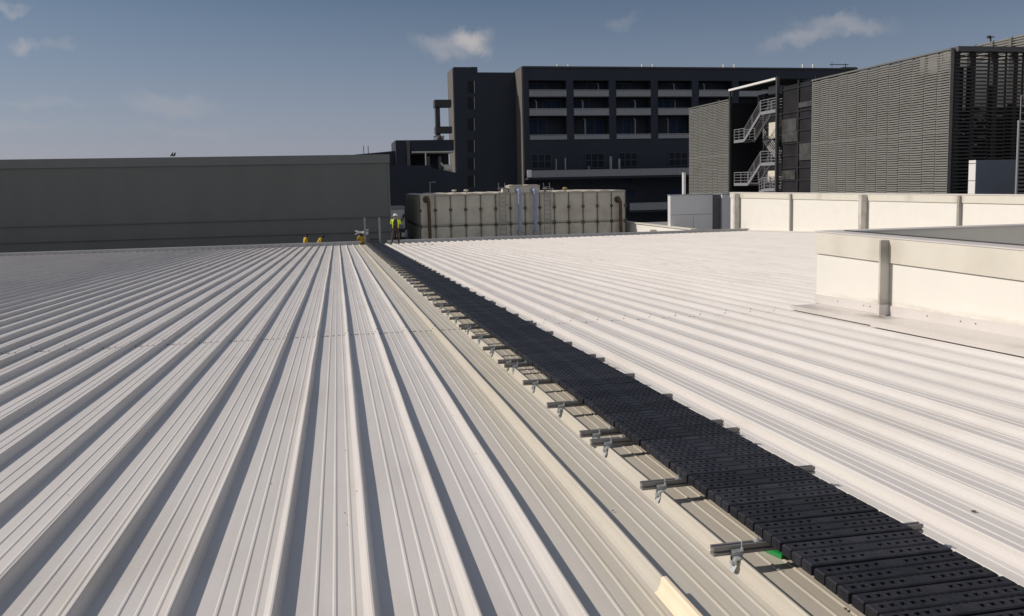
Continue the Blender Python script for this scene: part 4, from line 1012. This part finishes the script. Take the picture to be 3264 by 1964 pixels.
def dome(c, upv, r_, h_, mi=0, n_=12, rings=5, fwd=Vector((0,1,0)), stretch=1.15):
    b = MB(); upv = upv.normalized(); sd = fwd.cross(upv).normalized(); f2 = upv.cross(sd).normalized()
    for k in range(rings):
        t = math.pi/2*k/rings
        for i in range(n_):
            a = 2*math.pi*i/n_; b.v.append(tuple(c+(sd*math.cos(a)+f2*math.sin(a)*stretch)*r_*math.cos(t)+upv*h_*math.sin(t)))
    b.v.append(tuple(c+upv*h_)); q = len(b.v)-1
    for k in range(rings-1):
        for i in range(n_): a0 = k*n_+i; a1_ = k*n_+(i+1) % n_; b.f.append((a0, a1_, a1_+n_, a0+n_)); b.mi.append(mi)
    for i in range(n_): b.f.append(((rings-1)*n_+i, (rings-1)*n_+(i+1) % n_, q)); b.mi.append(mi)
    b.f.append(tuple(range(n_))[::-1]); b.mi.append(mi)
    return b
# supervisor standing on the roof, back to the camera
mp_ = at_roof(1262, 780, .066); 
Jm = dict(pel=(0,0,.95), waist=(0,0,1.08), chest=(0,.02,1.30), neck=(0,.03,1.50), head=(0,.05,1.66),
    shL=(-.19,.02,1.43), elL=(-.27,.14,1.16), wrL=(-.15,.33,1.36), shR=(.19,.02,1.43), elR=(.30,.16,1.18), wrR=(.14,.33,1.38),
    hpL=(-.09,0,.90), knL=(-.17,.07,.50), anL=(-.25,-.04,.10), toL=(-.36,.06,.03), hpR=(.09,0,.90), knR=(.13,.05,.50), anR=(.15,.0,.10), toR=(.17,.17,.03))
def ex1(nk, dh, fw_, sd):
    out = [('helmet', dome(nk+dh*.135, dh, .125, .135, stretch=1.2), helm)]
    br = MB(); br.tube([nk+dh*.130+fw_*.02, nk+dh*.143+fw_*.02], [.150,.140], 16); out.append(('helmet_brim', br, helm))
    v = MB()      # vest: shaped shell over torso, open at the neck
    rings = [(.96,.185,.140),(1.08,.175,.135),(1.22,.195,.150),(1.34,.205,.155),(1.43,.185,.135),(1.475,.10,.09)]
    n_ = 16
    for (z_, a, c) in rings:
        for i in range(n_): t = 2*math.pi*i/n_; v.v.append((a*math.cos(t), .01+c*math.sin(t), z_))
    for k in range(len(rings)-1):
        for i in range(n_): v.f.append((k*n_+i, k*n_+(i+1) % n_, (k+1)*n_+(i+1) % n_, (k+1)*n_+i)); v.mi.append(0)
    out.append(('vest', v, hiviz))
    bk = MB()      # dark rucksack covering the middle of the back
    bk.hexa([(-.15,-.20,.96),(.13,-.20,.96),(.13,-.105,.96),(-.15,-.105,.96),(-.14,-.22,1.22),(.12,-.22,1.22),(.12,-.125,1.22),(-.14,-.125,1.22)])
    bk.hexa([(-.14,-.22,1.2205),(.12,-.22,1.2205),(.12,-.125,1.2205),(-.14,-.125,1.2205),(-.09,-.19,1.47),(.08,-.19,1.47),(.08,-.09,1.47),(-.09,-.09,1.47)])
    out.append(('rucksack', bk, dkcloth))
    for s_ in (-1, 1):
        sl_ = MB(); sl_.tube([(s_*.17,.02,1.43),(s_*.225,.05,1.33),(s_*.27,.12,1.20)], [.07,.062,.055], 10); out.append(('sleeve', sl_, hiviz))
    return out
mats1 = dict(leg=trous, torso=dkcloth, skin=skin_m, boot=boots, hair=hair_m)
person((mp_.x+.02, mp_.y, rz(mp_.y, .064)), R(-6), Jm, mats1, 'man in white helmet and yellow safety vest standing on the roof, back turned', ex1)
def exh(nk, dh, fw_, sd): return [('hair', dome(nk+dh*.13-fw_*.012, dh, .092, .115, stretch=1.15), hair_m)]
mats2 = dict(leg=trous, torso=yshirt, skin=mat('dark_skin', (.07,.038,.025), .6), boot=boots, hair=hair_m)
WY = EAVE+2.2
def standing(lean=0.0, arms='low'):
    s, c = math.sin(lean), math.cos(lean)
    def T(x, y, z): z -= .95; return (x, y*c+z*s, .95+z*c-y*s)
    J = dict(pel=(0,0,.95), waist=T(0,0,1.08), chest=T(0,.01,1.30), neck=T(0,.02,1.48), head=T(0,.06,1.64), shL=T(-.18,.0,1.41), shR=T(.18,.0,1.41),
        hpL=(-.09,0,.9), hpR=(.09,0,.9), knL=(-.11,.06,.5), knR=(.12,.04,.5), anL=(-.12,0,.10), anR=(.14,0,.10), toL=(-.13,.14,.03), toR=(.15,.14,.03))
    if arms == 'low':
        J.update(elL=T(-.24,.05,1.14), elR=T(.24,.08,1.14), wrL=T(-.16,.28,1.06), wrR=T(.15,.30,1.08))
    elif arms == 'carry':
        J.update(elL=T(-.26,.18,1.20), elR=T(.26,.18,1.20), wrL=T(-.24,.36,1.38), wrR=T(.24,.36,1.38))
    return J
w1 = at_y(970, 740, WY); w2 = at_y(1022, 745, WY); w3 = at_y(1156, 742, WY)
person((w1.x, WY, DZ), R(-70), standing(.12), mats2, 'leftmost worker in a yellow shirt, upright behind the roof edge with arms bent forward', exh)
J2 = standing(.55); person((w2.x-.25, WY+.1, DZ), R(-80), J2, mats2, 'middle worker in a yellow shirt, bent forward to the right behind the roof edge', exh)
person((w3.x-.05, WY+.3, DZ), R(160), standing(.25, 'carry'), mats2, 'worker in a yellow shirt by the ladder uprights, carrying white tubes', exh)
b = MB(); c = Vector((w3.x-.02, WY-.02, at_y(1156, 742, WY).z+.02)); rr = random.Random(4)
for k in range(6):
    t = rr.uniform(-.28, .28); oz = rr.uniform(-.05, .05); L_ = rr.uniform(.25, .42)
    b.tube([c+Vector((-L_-.08, rr.uniform(-.1,.1), oz-t*.6)), c+Vector((L_, rr.uniform(-.1,.1), oz+t*.6))], .019, 8)
tag(b.build('white_tubes', white_m), 'bundle of short white tubes carried by the worker at the ladder', 'tubes')
